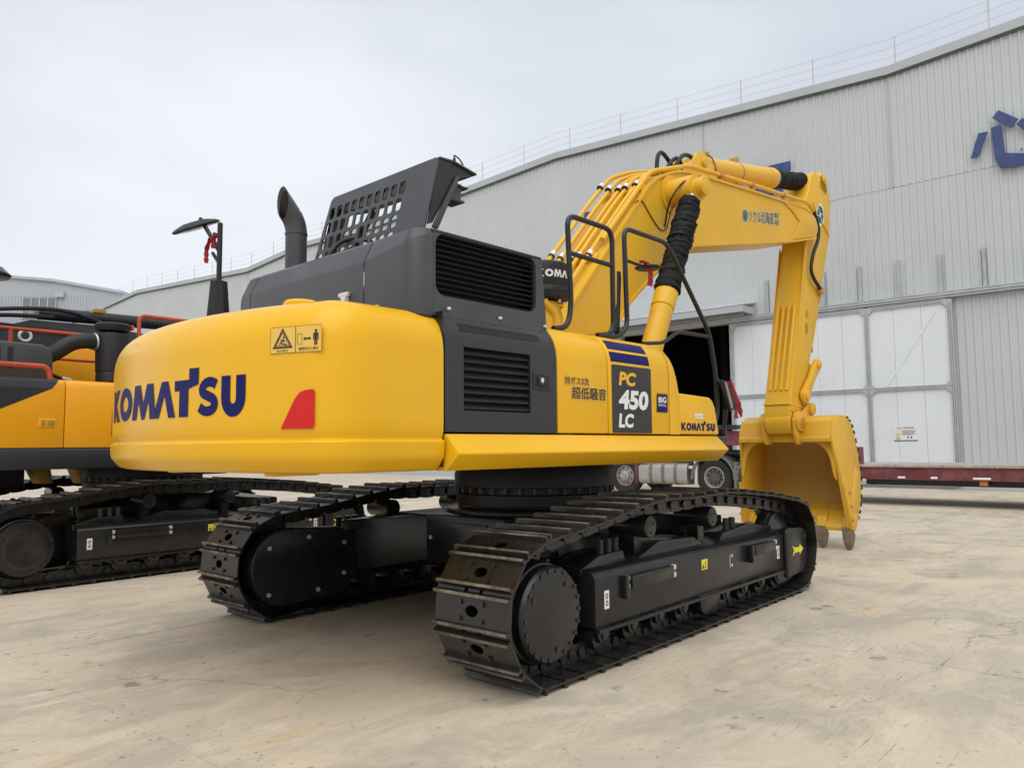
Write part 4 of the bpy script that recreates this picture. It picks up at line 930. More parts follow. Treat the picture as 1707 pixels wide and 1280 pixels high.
for xv, yv, zv in ((-2.40, -1.435, 2.262), (-1.95, -1.43, 2.258), (-1.50, -1.425, 2.255)): b.lathe([(0.014, 0), (0.014, 0.014), (0.001, 0.02)], (xv, yv, zv), 'z', 10)
b.build('cover_bolts', CHROME, sp_)
# front face, top rim and engine bay below the raised hood
b = MB(); b.prism([(-1.42, 2.22), (-1.385, 2.70), (-0.45, 2.70), (-0.45, 2.22)], 'x', -1.56, -1.535); b.box(-2.56, -2.22, -1.30, 0.60, ZT-0.02, ZT-0.001); b.box(-2.215, -1.52, -1.335, -0.98, ZT-0.02, ZT-0.001); b.box(-2.215, -1.52, 0.52, 0.75, ZT-0.14, ZT-0.12)
U(b, 'cover_frame', GREY, bevel=0.006)
b = MB(); b.box(-2.45, -1.0, -1.15, 1.15, 1.55, 2.25); b.box(-2.3, -1.6, -0.9, 0.2, 2.25, 2.55); b.cyl((-2.2, 0.35, 2.55), (-1.5, 0.35, 2.55), 0.13, 16); b.cyl((-2.1, 0.75, 2.3), (-1.5, 0.75, 2.3), 0.18, 16); b.box(-1.9, -1.7, -0.2, 0.15, 2.55, 2.72)
U(b, 'engine', BLACK, bevel=0.015)
U(MB().box(-2.45, 1.0, 1.40, 1.48, 1.53, 2.2).box(-2.47, -0.45, 0.75, 1.40, 2.19, 2.24), 'left_side_panel', Y_BODY, bevel=0.02)
for pts in ([(-2.30, 0.40, 2.66), (-2.28, 0.12, 2.80), (-2.12, 0.10, 3.02), (-1.95, 0.0, 3.05), (-1.9, -0.15, 2.9), (-1.9, -0.15, 2.6)], [(-2.3, 0.32, 2.70), (-2.25, 0.15, 2.78), (-2.1, -0.05, 2.95), (-1.85, -0.10, 2.8)], [(-2.35, 0.62, 2.70), (-2.2, 0.68, 2.79), (-1.9, 0.72, 2.74)], [(-2.40, 0.66, 2.68), (-2.2, 0.35, 2.80), (-2.0, 0.30, 2.72)]):
    U(MB().tube(smooth_path(pts), 0.019, 8), 'engine_hose', RUBBER)


# raised perforated hood: plate leaning slightly forward, folded edges
def OH(y, z, d=0.0): return (-2.115+(z-2.72)*0.21+d, y, z)
ZH = 3.485
b = MB(); outer = [(-0.822, 2.74), (-0.858, ZH-0.02), (-0.83, ZH), (0.42, ZH), (0.455, ZH-0.03), (0.555, 2.74)]
holes = []
for r in range(5):
    for q in range(10):
        y0 = 0.435-q*0.0995-(0 if r == 0 else 0)+0.018*r; z0 = 3.338-r*0.128
        if z0 < 2.80: continue
        holes.append(rrect(y0-0.070, y0, z0-0.049, z0+0.049, 0.018, 2)[::-1])
b.flat([outer]+holes, lambda y, z, d: OH(y, z, -d), 0.012)
oh = U(b, 'raised_hood', GREY, angle=30)
b = MB()
xf = lambda y, z: OH(y, z)[0]
b.loft([[(xf(0, ZH)-0.010, -0.855, ZH-0.008), (xf(0, ZH)-0.010, 0.45, ZH-0.008), (xf(0, ZH)+0.004, 0.45, ZH+0.004), (xf(0, ZH)+0.004, -0.855, ZH+0.004)],
        [(-1.82, -0.862, ZH-0.004), (-1.82, 0.45, ZH-0.004), (-1.82, 0.45, ZH+0.008), (-1.82, -0.862, ZH+0.008)],
        [(-1.60, -0.868, ZH-0.045), (-1.60, 0.45, ZH-0.045), (-1.60, 0.45, ZH-0.033), (-1.60, -0.868, ZH-0.033)]])
b.build('hood_top_fold', GREY, oh, angle=30)
b = MB(); b.prism([(xf(0, ZH)+0.004, ZH-0.012), (-1.82, ZH-0.008), (-1.61, ZH-0.05), (-1.79, 3.375), (-2.015, 3.00), (-2.06, 2.98)], 'y', -0.848, -0.838); b.build('hood_side_fold', BLACK, oh, angle=0)
b = MB(); b.prism([(-1.80, 3.385), (-1.775, 3.375), (-1.985, 2.955), (-2.03, 2.965)], 'y', -0.875, -0.849); b.build('hood_side_lip', GREY, oh, bevel=0.004)
b = MB(); b.prism([(xf(0, ZH)+0.004, ZH-0.012), (-1.82, ZH-0.008), (-1.61, ZH-0.05), (-1.79, 3.375), (-2.015, 3.00), (-2.06, 2.98)], 'y', 0.438, 0.448); b.build('hood_side_fold', BLACK, oh, angle=0)
b = MB(); b.box(-1.93, -1.66, -0.80, -0.66, 3.23, 3.245); b.prism([(-1.93, 3.245), (-1.70, 3.245), (-1.69, 3.36), (-1.84, 3.372)], 'y', -0.80, -0.79); b.box(-1.72, -1.64, -0.82, -0.64, 3.335, 3.347); b.prism([(-1.93, 3.245), (-1.70, 3.245), (-1.69, 3.36), (-1.84, 3.372)], 'y', -0.67, -0.66)
b.build('air_baffle', GREY, oh, angle=0)
b = MB(); b.tube([(-2.05, 0.34, 2.74), (-1.90, 0.36, 3.45)], 0.022, 8); b.tube([(-1.92, -0.05, 3.28), (-2.02, 0.10, 2.95)], 0.028, 6); b.prism([(-1.98, 3.36), (-1.90, 3.36), (-1.90, 3.40), (-1.98, 3.40)], 'y', -0.80, 0.40)
b.build('hood_stay', BLACK, oh)
b = MB(); b.tube(bend([(-1.80, -0.84, ZH), (-1.80, -0.84, ZH+0.06), (-1.78, -0.87, ZH+0.03), (-1.77, -0.90, ZH-0.02)], 0.01, 3), 0.006, 6); b.lathe([(0.012, 0), (0.012, 0.03), (0.004, 0.045)], (-1.80, -0.84, ZH), 'z', 8); b.build('hood_catch', BLACK, oh)
# exhaust stack with a raked bend
b = MB(); ex_x, ex_y = -2.28, 0.47
RB = 0.24
path = [(ex_x, ex_y, 2.55), (ex_x, ex_y, 3.125)]+[(ex_x-RB*(1-math.cos(math.radians(6*k))), ex_y+0.10*RB*(1-math.cos(math.radians(6*k))), 3.125+RB*math.sin(math.radians(6*k))) for k in range(1, 8)]
d = (Vector(path[-1])-Vector(path[-2])).normalized(); e1 = d.cross(Vector((0, 1, 0))).normalized(); e2 = d.cross(e1)
XC = path[-1][0]-0.055                            # upright cut plane at the mouth
def mouth(r, back=0.0):
    o_ = []
    for k in range(32):
        q = Vector(path[-1])+(e1*math.cos(2*PI*k/32)+e2*math.sin(2*PI*k/32))*r
        o_.append(tuple(q+d*((XC+back-q.x)/d.x)))
    return o_
def collar(c_, r): return [tuple(Vector(c_)+(e1*math.cos(2*PI*k/32)+e2*math.sin(2*PI*k/32))*r) for k in range(32)]
b.tube(path[:-1], 0.083, 32, cap=False)
pa = U(b, 'exhaust_pipe', GREY, angle=50)
b = MB(); b.loft([collar(path[-2], 0.083), mouth(0.083), mouth(0.0785, 0.004), collar(Vector(path[-3]), 0.077)], cap=False); b.build('pipe_mouth', GREY, pa, angle=50)
b = MB(); b.loft([mouth(0.0775, 0.02), collar(Vector(path[-3]), 0.0765), collar(Vector(path[-3])-Vector((0, 0, 0.15)), 0.002)], cap=False); b.build('pipe_bore', BLACK_IN, pa, angle=60)
b = MB(); b.lathe([(0.088, 0), (0.088, 0.012)], (ex_x, ex_y, 3.115), 'z', 28); b.build('pipe_seam', GREY, pa)

# ---- pre-cleaner with the white wordmark, on its yellow duct
PX, PY, PR = -0.82, -0.85, 0.205
b = MB().lathe([(0.10, 2.60), (0.19, 2.61), (0.20, 2.625), (0.20, 2.655), (0.205, 2.66), (0.205, 2.70), (PR-0.004, 2.705), (PR, 2.715), (PR, 2.87), (PR-0.008, 2.892), (PR-0.04, 2.908), (0.08, 2.922), (0.001, 2.925)], (PX, PY, 0), 'z', 48)
pc = U(b, 'air_precleaner', RUBBER, angle=40)
b = MB(); A0 = math.radians(202)
komatsu(b, lambda x, z, d: (PX+(PR+0.003)*math.cos(A0+x/PR), PY+(PR+0.003)*math.sin(A0+x/PR), z), 0, [(k*0.071, k*0.071+0.066) for k in range(7)], 2.765, 2.825, 2.842); b.build('wordmark', WHITE, pc, angle=0, fix=False)
b = MB(); b.lathe([(0.13, 2.20), (0.13, 2.57), (0.12, 2.59)], (PX-0.02, PY, 0), 'z', 24); U(b, 'intake_duct', Y_BOOM)
b = MB(); b.tube(smooth_path([(-0.86, -0.98, 2.26), (-0.84, -0.98, 2.45), (-0.93, -0.95, 2.56), (-1.0, -0.9, 2.56)]), 0.035, 10); b.tube(smooth_path([(-0.72, -0.9, 2.26), (-0.70, -0.9, 2.5), (-0.78, -0.86, 2.60)]), 0.03, 10); U(b, 'pipe_elbow', Y_BOOM)
b = MB()
for k in range(8): a = 2*PI*k/8; b.lathe([(0.014, 0), (0.014, 0.02), (0.001, 0.024)], (PX+0.15*math.cos(a), PY+0.15*math.sin(a), 2.58), 'z', 8)
b.build('clamp_bolts', CHROME, pc)

# ---- cab on the left (mostly hidden behind the cover)
b = MB(); b.prism([(-0.35, 1.52), (-0.35, 3.05), (-0.28, 3.17), (1.30, 3.17), (1.45, 3.05), (1.62, 2.3), (1.62, 1.52)], 'y', 0.42, 1.45); cb_ = U(b, 'cab', GREY, bevel=0.03)
for y_, sgn in ((0.417, -1), (1.453, 1)):
    MB().prism([(-0.22, 2.3), (-0.22, 3.02), (1.25, 3.02), (1.46, 2.3)], 'y', y_-0.002, y_+0.002).build('cab_window', GLASS, cb_, angle=0)
MB().box(-0.356, -0.352, 0.55, 1.32, 2.35, 3.0).build('cab_window', GLASS, cb_, angle=0)
b = MB(); b.box(-0.02, 0.06, 0.42, 0.55, 3.172, 3.25); b.lathe([(0.05, 0), (0.055, 0.05), (0.03, 0.10), (0.001, 0.11)], (0.02, 0.47, 3.25), 'z', 14); b.box(-0.1, -0.02, 0.60, 0.95, 3.172, 3.30); b.cyl((-0.1, 0.5, 3.25), (-0.1, 0.95, 3.33), 0.02, 8); b.build('roof_lamp', BLACK, cb_, bevel=0.008)

# ================================================================ boom, arm, bucket
YB = -0.25
TOP = [(-0.42, 2.22), (-0.071, 2.718), (0.383, 3.212), (0.878, 3.748), (1.259, 4.153), (1.42, 4.275), (1.624, 4.375), (1.82, 4.45), (2.025, 4.50), (2.40, 4.553), (2.894, 4.603), (4.0, 4.72), (4.70, 4.785), (5.35, 4.85), (5.62, 4.84), (5.78, 4.76)]
BOT = [(5.84, 4.62), (5.78, 4.50), (5.0, 4.30), (4.2, 4.13), (3.2, 3.92), (2.183, 3.700), (1.927, 3.615), (1.76, 3.54), (1.581, 3.425), (1.148, 3.105), (0.835, 2.862), (0.50, 2.50), (0.20, 2.14), (-0.10, 1.90), (-0.42, 1.95)]
b = MB(); b.prism(TOP+BOT, 'y', YB-0.285, YB+0.285)
bo = U(b, 'boom', Y_BOOM, angle=20)
def strip(path, y0, y1, up_):
    m = MB(); n = len(path); rings = []
    for i, (x, z) in enumerate(path):
        a, c_ = path[max(i-1, 0)], path[min(i+1, n-1)]; dx, dz = c_[0]-a[0], c_[1]-a[1]; l = math.hypot(dx, dz); nx, nz = -dz/l*up_, dx/l*up_
        rings.append([(x-nx*0.006, y0, z-nz*0.006), (x-nx*0.006, y1, z-nz*0.006), (x+nx*0.02, y1, z+nz*0.02), (x+nx*0.02, y0, z+nz*0.02)])
    return m.loft(rings)
strip(TOP[:-1], YB-0.31, YB+0.31, 1).build('top_flange', Y_BOOM, bo, angle=25)
strip(BOT[1:-1], YB-0.31, YB+0.31, 1).build('bottom_flange', Y_BOOM, bo, angle=25)
for sy in (-1, 1):                               # plate overlay at the boom head
    b = MB(); b.prism([(4.66, 4.775), (4.94, 4.72), (5.20, 4.62), (4.92, 4.305), (5.76, 4.505), (5.86, 4.60), (5.88, 4.68), (5.80, 4.79), (5.62, 4.852), (5.35, 4.856)], 'y', YB+sy*0.286, YB+sy*0.302)
    b.build('head_plate', Y_BOOM, bo, bevel=0.005)
    b = MB(); b.prism([(0.05, 2.45), (0.45, 2.95), (1.0, 3.0), (0.55, 2.55)], 'y', YB+sy*0.286, YB+sy*0.292); b.build('side_rib', Y_BOOM, bo, angle=0)
PINX, PINZ = 1.70, 4.165
b = MB(); b.lathe([(0.15, -0.60), (0.15, 0.60)], (PINX, YB, PINZ), 'y', 28); b.lathe([(0.215, -0.305), (0.215, 0.305)], (PINX, YB, PINZ), 'y', 32)
pb = b.build('cylinder_boss', Y_BOOM, bo)
b = MB()
for sy in (-1, 1):
    b.lathe([(0.10, -0.05), (0.105, -0.045), (0.105, 0.045), (0.10, 0.05)], (PINX, YB+sy*0.665, PINZ), 'y', 24); b.cyl((PINX, YB+sy*0.60, PINZ), (PINX, YB+sy*0.72, PINZ), 0.075, 20)
b.build('pin_collar', Y_BOOM, pb, bevel=0.004)
# arm cylinder bracket on top of the boom
b = MB()
for sy in (-1, 1): b.prism([(2.05, 4.48), (3.25, 4.62), (3.05, 4.72), (2.80, 4.93), (2.68, 4.96), (2.55, 4.93), (2.42, 4.78)], 'y', YB+sy*0.13, YB+sy*0.165)
b.cyl((2.68, YB-0.20, 4.83), (2.68, YB+0.20, 4.83), 0.055, 16); b.build('cylinder_bracket', Y_BOOM, bo, bevel=0.006)
# pipe runs up the boom's back and along its top
def on_top(t, lift):
    """point t metres along the top edge, lifted off it"""
    d = t
    for (xa, za), (xb, zb) in zip(TOP, TOP[1:]):
        l = math.hypot(xb-xa, zb-za)
        if d <= l or (xb, zb) == TOP[-1]: return (xa+(xb-xa)*d/l-(zb-za)/l*lift, za+(zb-za)*d/l+(xb-xa)/l*lift)
        d -= l
pipes = MB()
for k, (y, t0, t1, lift) in enumerate(((YB+0.22, 0.75, 3.25, 0.16), (YB+0.14, 0.7, 3.15, 0.11), (YB+0.03, 0.65, 3.1, 0.08), (YB-0.06, 0.62, 3.1, 0.08), (YB-0.19, 0.6, 3.05, 0.085))):
    pts = [(on_top(0.58, 0.03)[0], y, on_top(0.58, 0.03)[1])]+[(on_top(t, lift)[0], y, on_top(t, lift)[1]) for t in (t0, 1.5, 2.2, 2.72)]+[(on_top(t, lift*0.8)[0], y*0.8-0.05, on_top(t, lift*0.8)[1]) for t in (3.05, 3.45)]
    o = MB().tube(bend(pts, 0.12), 0.0235, 10).build('oil_pipe', Y_BOOM, bo)
for t in (1.28, 2.50):
    for y in (YB+0.22, YB+0.14, YB+0.03, YB-0.06, YB-0.19):
        lift = {YB+0.22: 0.16, YB+0.14: 0.11}.get(y, 0.08)
        x, z = on_top(t, lift); x2, z2 = on_top(t+0.05, lift); x3, z3 = on_top(t-0.02, lift)
        m = MB(); m.cyl((x, y, z), (x2, y, z2), 0.033, 12); q = m.build('pipe_clamp', CHROME, bo)
        MB().cyl((x3, y, z3), (x-0.001, y, z-0.001), 0.035, 12).build('clamp_rubber', RUBBER, q)
    x, z = on_top(t, 0.05); xb, zb = on_top(t, 0.005)
    m = MB(); m.prism([on_top(t-0.06, 0.0), on_top(t+0.08, 0.0), on_top(t+0.06, 0.055), on_top(t-0.04, 0.055)], 'y', YB-0.26, YB+0.26); m.build('clamp_bracket', Y_BOOM, bo, bevel=0.004)
b = MB(); pts = [(*on_top(2.6, 0.09),), (*on_top(3.1, 0.10),), (*on_top(3.55, 0.10),)]
P3 = [(on_top(t, l)[0], y, on_top(t, l)[1]) for t, l, y in ((1.5, 0.09, YB-0.25), (2.75, 0.10, YB-0.25), (3.55, 0.10, YB-0.26), (4.95, 0.105, YB-0.27), (6.6, 0.11, YB-0.28))]
P3 += [(5.25, YB-0.29, 4.95), (5.52, YB-0.30, 4.965), (5.76, YB-0.285, 4.90)]
b.tube(bend(P3, 0.12), 0.026, 10); b.build('oil_pipe', Y_BOOM, bo)
for x, z in ((3.75, 4.775), (4.72, 4.875), (2.9, 4.68)):
    m = MB(); m.box(x-0.025, x+0.025, YB-0.295, YB-0.25, z-0.08, z-0.01); m.box(x-0.04, x+0.04, YB-0.305, YB-0.235, z-0.01, z+0.045); m.build('pipe_clip', DULLY, bo, bevel=0.006)
# thin grease line on the right face
yl = YB-0.293
b = MB(); b.tube(bend([(0.95, yl-0.02, 3.90), (1.10, yl, 3.98), (1.32, yl, 3.80), (1.46, yl, 3.72), (1.58, yl, 3.74), (1.62, yl-0.03, 3.95), (1.66, yl-0.12, 4.12), (1.72, yl-0.2, 4.10)], 0.07), 0.006, 6); b.tube(smooth_path([(1.55, yl, 3.78), (1.50, yl-0.10, 4.02), (1.56, yl-0.25, 4.22), (1.66, yl-0.34, 4.14)]), 0.010, 6); b.build('grease_line', BLACK, bo)
for pts in ([(1.80, -0.30, 4.46), (1.83, -0.30, 4.68), (1.91, -0.30, 4.765), (2.04, -0.30, 4.73), (2.2, -0.29, 4.64), (2.38, -0.28, 4.66)],
            [(1.88, -0.34, 4.50), (2.04, -0.34, 4.67), (2.17, -0.33, 4.76), (2.28, -0.32, 4.77), (2.38, -0.30, 4.69)],
            [(2.0, -0.38, 4.53), (2.14, -0.38, 4.70), (2.29, -0.36, 4.82), (2.44, -0.35, 4.865), (2.57, -0.33, 4.86), (2.66, -0.32, 4.79)]):
    MB().tube(smooth_path(pts), 0.024, 10).build('boom_hose', RUBBER, bo)
MB().tube([(2.55, -0.33, 4.84), (2.66, -0.33, 4.78)], 0.036, 10).build('hose_fitting', CHROME, bo); MB().tube([(2.36, -0.29, 4.70), (2.5, -0.29, 4.68)], 0.034, 10).build('hose_fitting', CHROME, bo)
# lettering and emblem on the right face
yf = YB-0.288
def BT(u, v, d=0):
    """decal running along the boom: u along, v up"""
    return (3.41+u*0.9855, yf-d, 4.225+u*0.172+v)
b = MB()
b.flat([arc(0.075, 0.088, 0.097, 0, 360, 20)[:-1]], lambda x, y, d: BT(x*0.9+0.01, y, 0.0))
for t_, x0, x1, z0, z1 in (('ソクル北海道', 0.175, 0.93, 0.005, 0.17), ('株式', 0.955, 1.115, 0.095, 0.175), ('会社', 0.955, 1.115, 0.0, 0.08)):
    put_text(b, t_, x0-0.006, x1+0.006, z0-0.006, z1+0.006, lambda x, y, d=0: BT(x, y, 0.0), 0.075)
dc = b.build('name_decal', paint('cream_outline', (0.74, 0.66, 0.46), 0.5), bo, angle=0, fix=False)
b = MB(); b.flat([arc(0.075, 0.088, 0.088, 0, 360, 20)[:-1]], lambda x, y, d: BT(x*0.9+0.01, y, 0.001)); b.build('round_emblem', GREENSTICK, dc, angle=0)
b = MB()
for k in range(5): b.flat([[(0.03+k*0.022, 0.03), (0.04+k*0.022, 0.03), (0.04+k*0.022, 0.15), (0.03+k*0.022, 0.15)]], lambda x, y, d: BT(x, y, 0.002))
for t_, x0, x1, z0, z1 in (('ソクル北海道', 0.175, 0.93, 0.005, 0.17), ('株式', 0.955, 1.115, 0.095, 0.175), ('会社', 0.955, 1.115, 0.0, 0.08)):
    put_text(b, t_, x0, x1, z0, z1, lambda x, y, d=0: BT(x, y, 0.0015), 0.018)
b.build('decal_print', INK, dc, angle=0, fix=False)

def cylinder(par_name, p0, p1, p2, rb, rboot, mats=Y_BOOM, waves=14, boot_r0=None):
    """hydraulic ram: barrel from p0 to p1, cloth-booted rod from p1 to p2"""
    p0, p1, p2 = Vector(p0), Vector(p1), Vector(p2); d = (p1-p0).normalized()
    o = U(MB().tube([p0, p1], rb, 28), par_name, mats)
    m = MB(); m.tube([p1-d*0.30, p1-d*0.22, p1-d*0.215], rb, 28, rs=[rb*1.01, rb*1.07, rb*1.0]); m.tube([p1-d*0.20, p1-d*0.195, p1-d*0.01, p1], rb, 28, rs=[rb*1.01, rb*1.09, rb*1.09, rb*1.02]); m.build('gland_nut', mats, o)
    m = MB(); n = waves*6; pts, rs = [], []
    rg = random.Random(5)
    for k in range(n+1):
        t = k/n; q = p1+(p2-p1)*t; w_ = (0.5-0.5*math.cos(2*PI*t*waves)); pts.append(q+Vector((rg.uniform(-.004, .004), 0, rg.uniform(-.004, .004)))); rs.append(rboot*(0.92+(0.11+0.05*math.sin(t*37))*w_+0.05*math.sin(t*11+1)))
    rs[0] = rb*1.02; rs[-1] = rboot*0.8
    m.tube(pts, rboot, 32, rs=rs); bt_ = m.build('rod_boot', BOOT, o, angle=60)
    for v in bt_.data.vertices:                    # loose cloth creases
        c_ = v.co; s_ = 0.0045*(math.sin(c_.x*71+c_.z*47+c_.y*30)+math.sin(c_.y*93-c_.z*71)+math.sin(c_.x*140-c_.y*120+c_.z*33)); v.co = c_+v.normal*s_
    m = MB(); dd_ = (p2-p1).normalized(); m.tube([p1+dd_*0.015, p1+dd_*0.035], rb*1.035, 24); m.tube([p2-dd_*0.03, p2-dd_*0.015], rboot*0.86, 20); m.build('boot_clamp', CHROME, o)
    m = MB(); m.tube([p2-dd_*0.02, p2+dd_*0.12], 0.06, 16); m.build('rod', CHROME, o)
    return o
for sy in (-1, 1):
    c_ = cylinder('boom_cylinder', (0.53, YB+sy*0.57, 1.85), (1.095, YB+sy*0.57, 2.965), (1.605, YB+sy*0.57, 4.00), 0.108, 0.122, waves=17)
    MB().lathe([(0.12, -0.065), (0.12, 0.065)], (PINX, YB+sy*0.57, PINZ-0.02), 'y', 24).build('rod_eye', Y_BOOM, c_)
ac = cylinder('arm_cylinder', (2.72, YB, 4.83), (4.94, YB, 5.255), (6.36, YB, 5.545), 0.138, 0.128, waves=9)
MB().lathe([(0.12, -0.07), (0.12, 0.07)], (6.50, YB, 5.57), 'y', 24).build('rod_eye', BLACK, ac)
for t in (0.14, 0.50):
    q = Vector((2.72, YB, 4.83)).lerp(Vector((4.94, YB, 5.255)), t); dv = Vector((2.22, 0, 0.425)).normalized()
    m = MB(); m.tube([q-dv*0.02, q+dv*0.02], 0.142, 24); m.box(q.x-0.03, q.x+0.03, YB-0.05, YB+0.05, q.z+0.13, q.z+0.20); m.build('barrel_band', DULLY, ac)
b = MB(); b.tube(bend([(2.80, YB-0.10, 4.99), (2.95, YB-0.14, 4.98), (3.1, YB-0.13, 4.75)], 0.05), 0.007, 6); b.build('thin_line', BLACK, ac)

# arm
ARM = [(6.08, 5.60), (5.98, 5.50), (5.93, 5.34), (5.83, 5.20), (5.70, 5.05), (5.66, 4.80), (5.70, 4.47), (5.40, 3.55), (5.14, 2.76), (4.90, 2.03), (4.875, 1.90), (5.27, 1.86), (5.31, 2.05), (5.45, 2.30), (5.70, 2.76), (6.20, 3.82), (6.40, 4.22), (6.62, 4.66), (6.70, 5.25), (6.64, 5.42), (6.54, 5.56), (6.42, 5.63)]
b = MB(); b.prism(ARM, 'y', YB-0.19, YB+0.19)
am = U(b, 'arm', Y_BOOM, bevel=0.012, seg=2, angle=30)
b = MB().lathe([(0.16, -0.18), (0.165, -0.175), (0.165, 0.175), (0.16, 0.18)], (5.02, YB, 1.755), 'y', 32); b.prism([(4.875, 1.98), (4.87, 1.72), (5.15, 1.66), (5.27, 1.95)], 'y', YB-0.178, YB+0.178); b.build('arm_tip_boss', Y_BOOM, am, bevel=0.004)
b = MB(); b.prism([(4.868, 2.02), (4.862, 1.995), (5.295, 1.955), (5.305, 1.98)], 'y', YB-0.196, YB+0.196); b.build('tip_collar', Y_BOOM, am, bevel=0.003)
for y in (-0.12, -0.04, 0.04, 0.12):                # wear bars on the rear face
    m = MB(); m.tube([(4.945, YB+y, 2.20), (5.14-0.018, YB+y, 2.76), (5.36-0.022, YB+y, 3.43), (5.37, YB+y, 3.46)], 0.021, 8); m.build('wear_bar', Y_BOOM, am)
for sy in (-1, 1):
    MB().prism([(5.62, 4.40), (5.12, 2.62), (5.00, 2.16), (5.05, 2.14), (5.30, 2.95), (5.70, 4.30)], 'y', YB+sy*0.191, YB+sy*0.197).build('side_plate', Y_BOOM, am, bevel=0.002)
    MB().prism([(5.98, 5.10), (6.66, 5.42), (6.68, 5.24), (6.60, 4.70), (6.10, 4.98)], 'y', YB+sy*0.191, YB+sy*0.203).build('head_cheek', Y_BOOM, am, bevel=0.004)
    MB().prism([(6.35, 5.62), (6.42, 5.69), (6.60, 5.66), (6.68, 5.50), (6.55, 5.35), (6.30, 5.40)], 'y', YB+sy*0.10, YB+sy*0.19).build('cylinder_ear', Y_BOOM, am, bevel=0.01)
MB().cyl((6.50, YB-0.22, 5.57), (6.50, YB+0.22, 5.57), 0.06, 16).build('cylinder_pin', Y_BOOM, am)
yh = YB-0.2045
def hexf(s_):
    c0 = Vector((6.24, 4.965)); ux, uy = Vector((0.17, 0.06)), Vector((0.0, 0.19))
    return [tuple(c0+ux*(s_*math.cos(a))+uy*(s_*math.sin(a))) for a in [math.radians(30+60*k) for k in range(6)]]
b = MB(); b.flat([hexf(1.0)], lambda x, z, d: (x, yh-0.0015, z)); hx = b.build('emblem_sticker', WHITE, am, angle=0)
b = MB()
for k in range(6):
    a = math.radians(90+60*k); c0 = (6.24+0.17*0.5*math.cos(a), 4.965+0.06*0.5*math.cos(a)+0.19*0.5*math.sin(a))
    b.flat([[(c0[0]+0.062*math.cos(a+t)*(1.15 if i % 2 else 0.7), c0[1]+0.062*math.sin(a+t)*(1.15 if i % 2 else 0.7)) for i, t in enumerate([math.radians(60*j) for j in range(6)])]], lambda x, z, d: (x, yh-0.003, z))
b.build('emblem_print', TEAL, hx, angle=0)
b = MB(); b.tube(smooth_path([(5.76, YB-0.285, 4.90), (5.90, YB-0.275, 4.80), (5.975, YB-0.27, 4.66), (5.93, YB-0.265, 4.48), (5.76, YB-0.26, 4.26), (5.66, YB-0.255, 4.02), (5.76, YB-0.25, 3.89), (6.03, YB-0.24, 3.77)]), 0.026, 10); b.build('arm_hose', RUBBER, am)
b = MB()
for y in (-0.13, -0.06): b.tube(bend([(6.05, YB+y-0.12, 3.77), (6.19, YB+y, 3.55), (5.93, YB+y, 2.98), (5.80, YB+y, 2.86)], 0.06), 0.017, 8)
b.tube([(5.75, YB-0.10, 2.84), (5.66, YB-0.10, 2.62)], 0.03, 8); b.build('arm_pipe', Y_BOOM, am)
b = MB(); b.box(6.0, 6.12, YB-0.26, YB+0.1, 3.70, 3.80); b.box(5.72, 5.86, YB-0.16, YB+0.16, 2.80, 2.90); b.build('pipe_bracket', DULLY, am, bevel=0.008)
b = MB(); put_text(b, '▲', 5.66, 5.76, 3.30, 3.42, lambda x, z, d=0: (x-0.12, YB-0.1985, z)); b.flat([[(5.52, 3.05), (5.58, 3.05), (5.60, 3.20), (5.54, 3.20)]], lambda x, z, d: (x, YB-0.1985, z)); b.build('arm_label', DULLY, am, angle=0, fix=False)
# bucket cylinder up the front of the arm
bc = U(MB().tube([(6.72, YB, 4.72), (6.05, YB, 3.10)], 0.095, 20), 'bucket_cylinder', Y_BOOM)
MB().tube([(6.05, YB, 3.10), (5.78, YB, 2.62)], 0.055, 14).build('rod', CHROME, bc)
# tilt levers and link
LX, LZ = 5.76, 2.60
b = MB()
for sy in (-1, 1):
    m = MB(); ax, az = 5.29, 2.13; dx, dz = LX-ax, LZ-az; l = math.hypot(dx, dz); nx, nz = -dz/l, dx/l
    o_ = [(ax+nx*0.10, az+nz*0.10)]+[(ax+0.11*math.cos(a), az+0.11*math.sin(a)) for a in [math.atan2(nz, nx)+PI*k/10 for k in range(1, 10)]]+[(ax-nx*0.10, az-nz*0.10), (ax+dx*0.5-nx*0.065, az+dz*0.5-nz*0.065)]+[(LX+0.088*math.cos(a), LZ+0.088*math.sin(a)) for a in [math.atan2(-nz, -nx)+PI*k/10 for k in range(0, 11)]]+[(ax+dx*0.5+nx*0.065, az+dz*0.5+nz*0.065)]
    m.prism(o_, 'y', YB+sy*0.205, YB+sy*0.27); tl = U(m, 'tilt_lever', Y_BOOM, bevel=0.012)
    MB().cyl((ax, YB+sy*0.19, az), (ax, YB+sy*0.295, az), 0.075, 18).build('lever_pin', Y_BOOM, tl, bevel=0.006); MB().cyl((LX, YB+sy*0.19, LZ), (LX, YB+sy*0.30, LZ), 0.058, 16).build('lever_pin', Y_BOOM, tl, bevel=0.006)
b = MB(); bx, bz = 5.46, 1.93; b.prism([(LX-0.07, LZ+0.06), (LX+0.08, LZ+0.02), (LX+0.04, LZ-0.3), (bx+0.09, bz-0.04), (bx-0.09, bz), (bx, bz+0.35)], 'y', YB-0.14, YB+0.14); U(b, 'bucket_link', Y_BOOM, bevel=0.02)

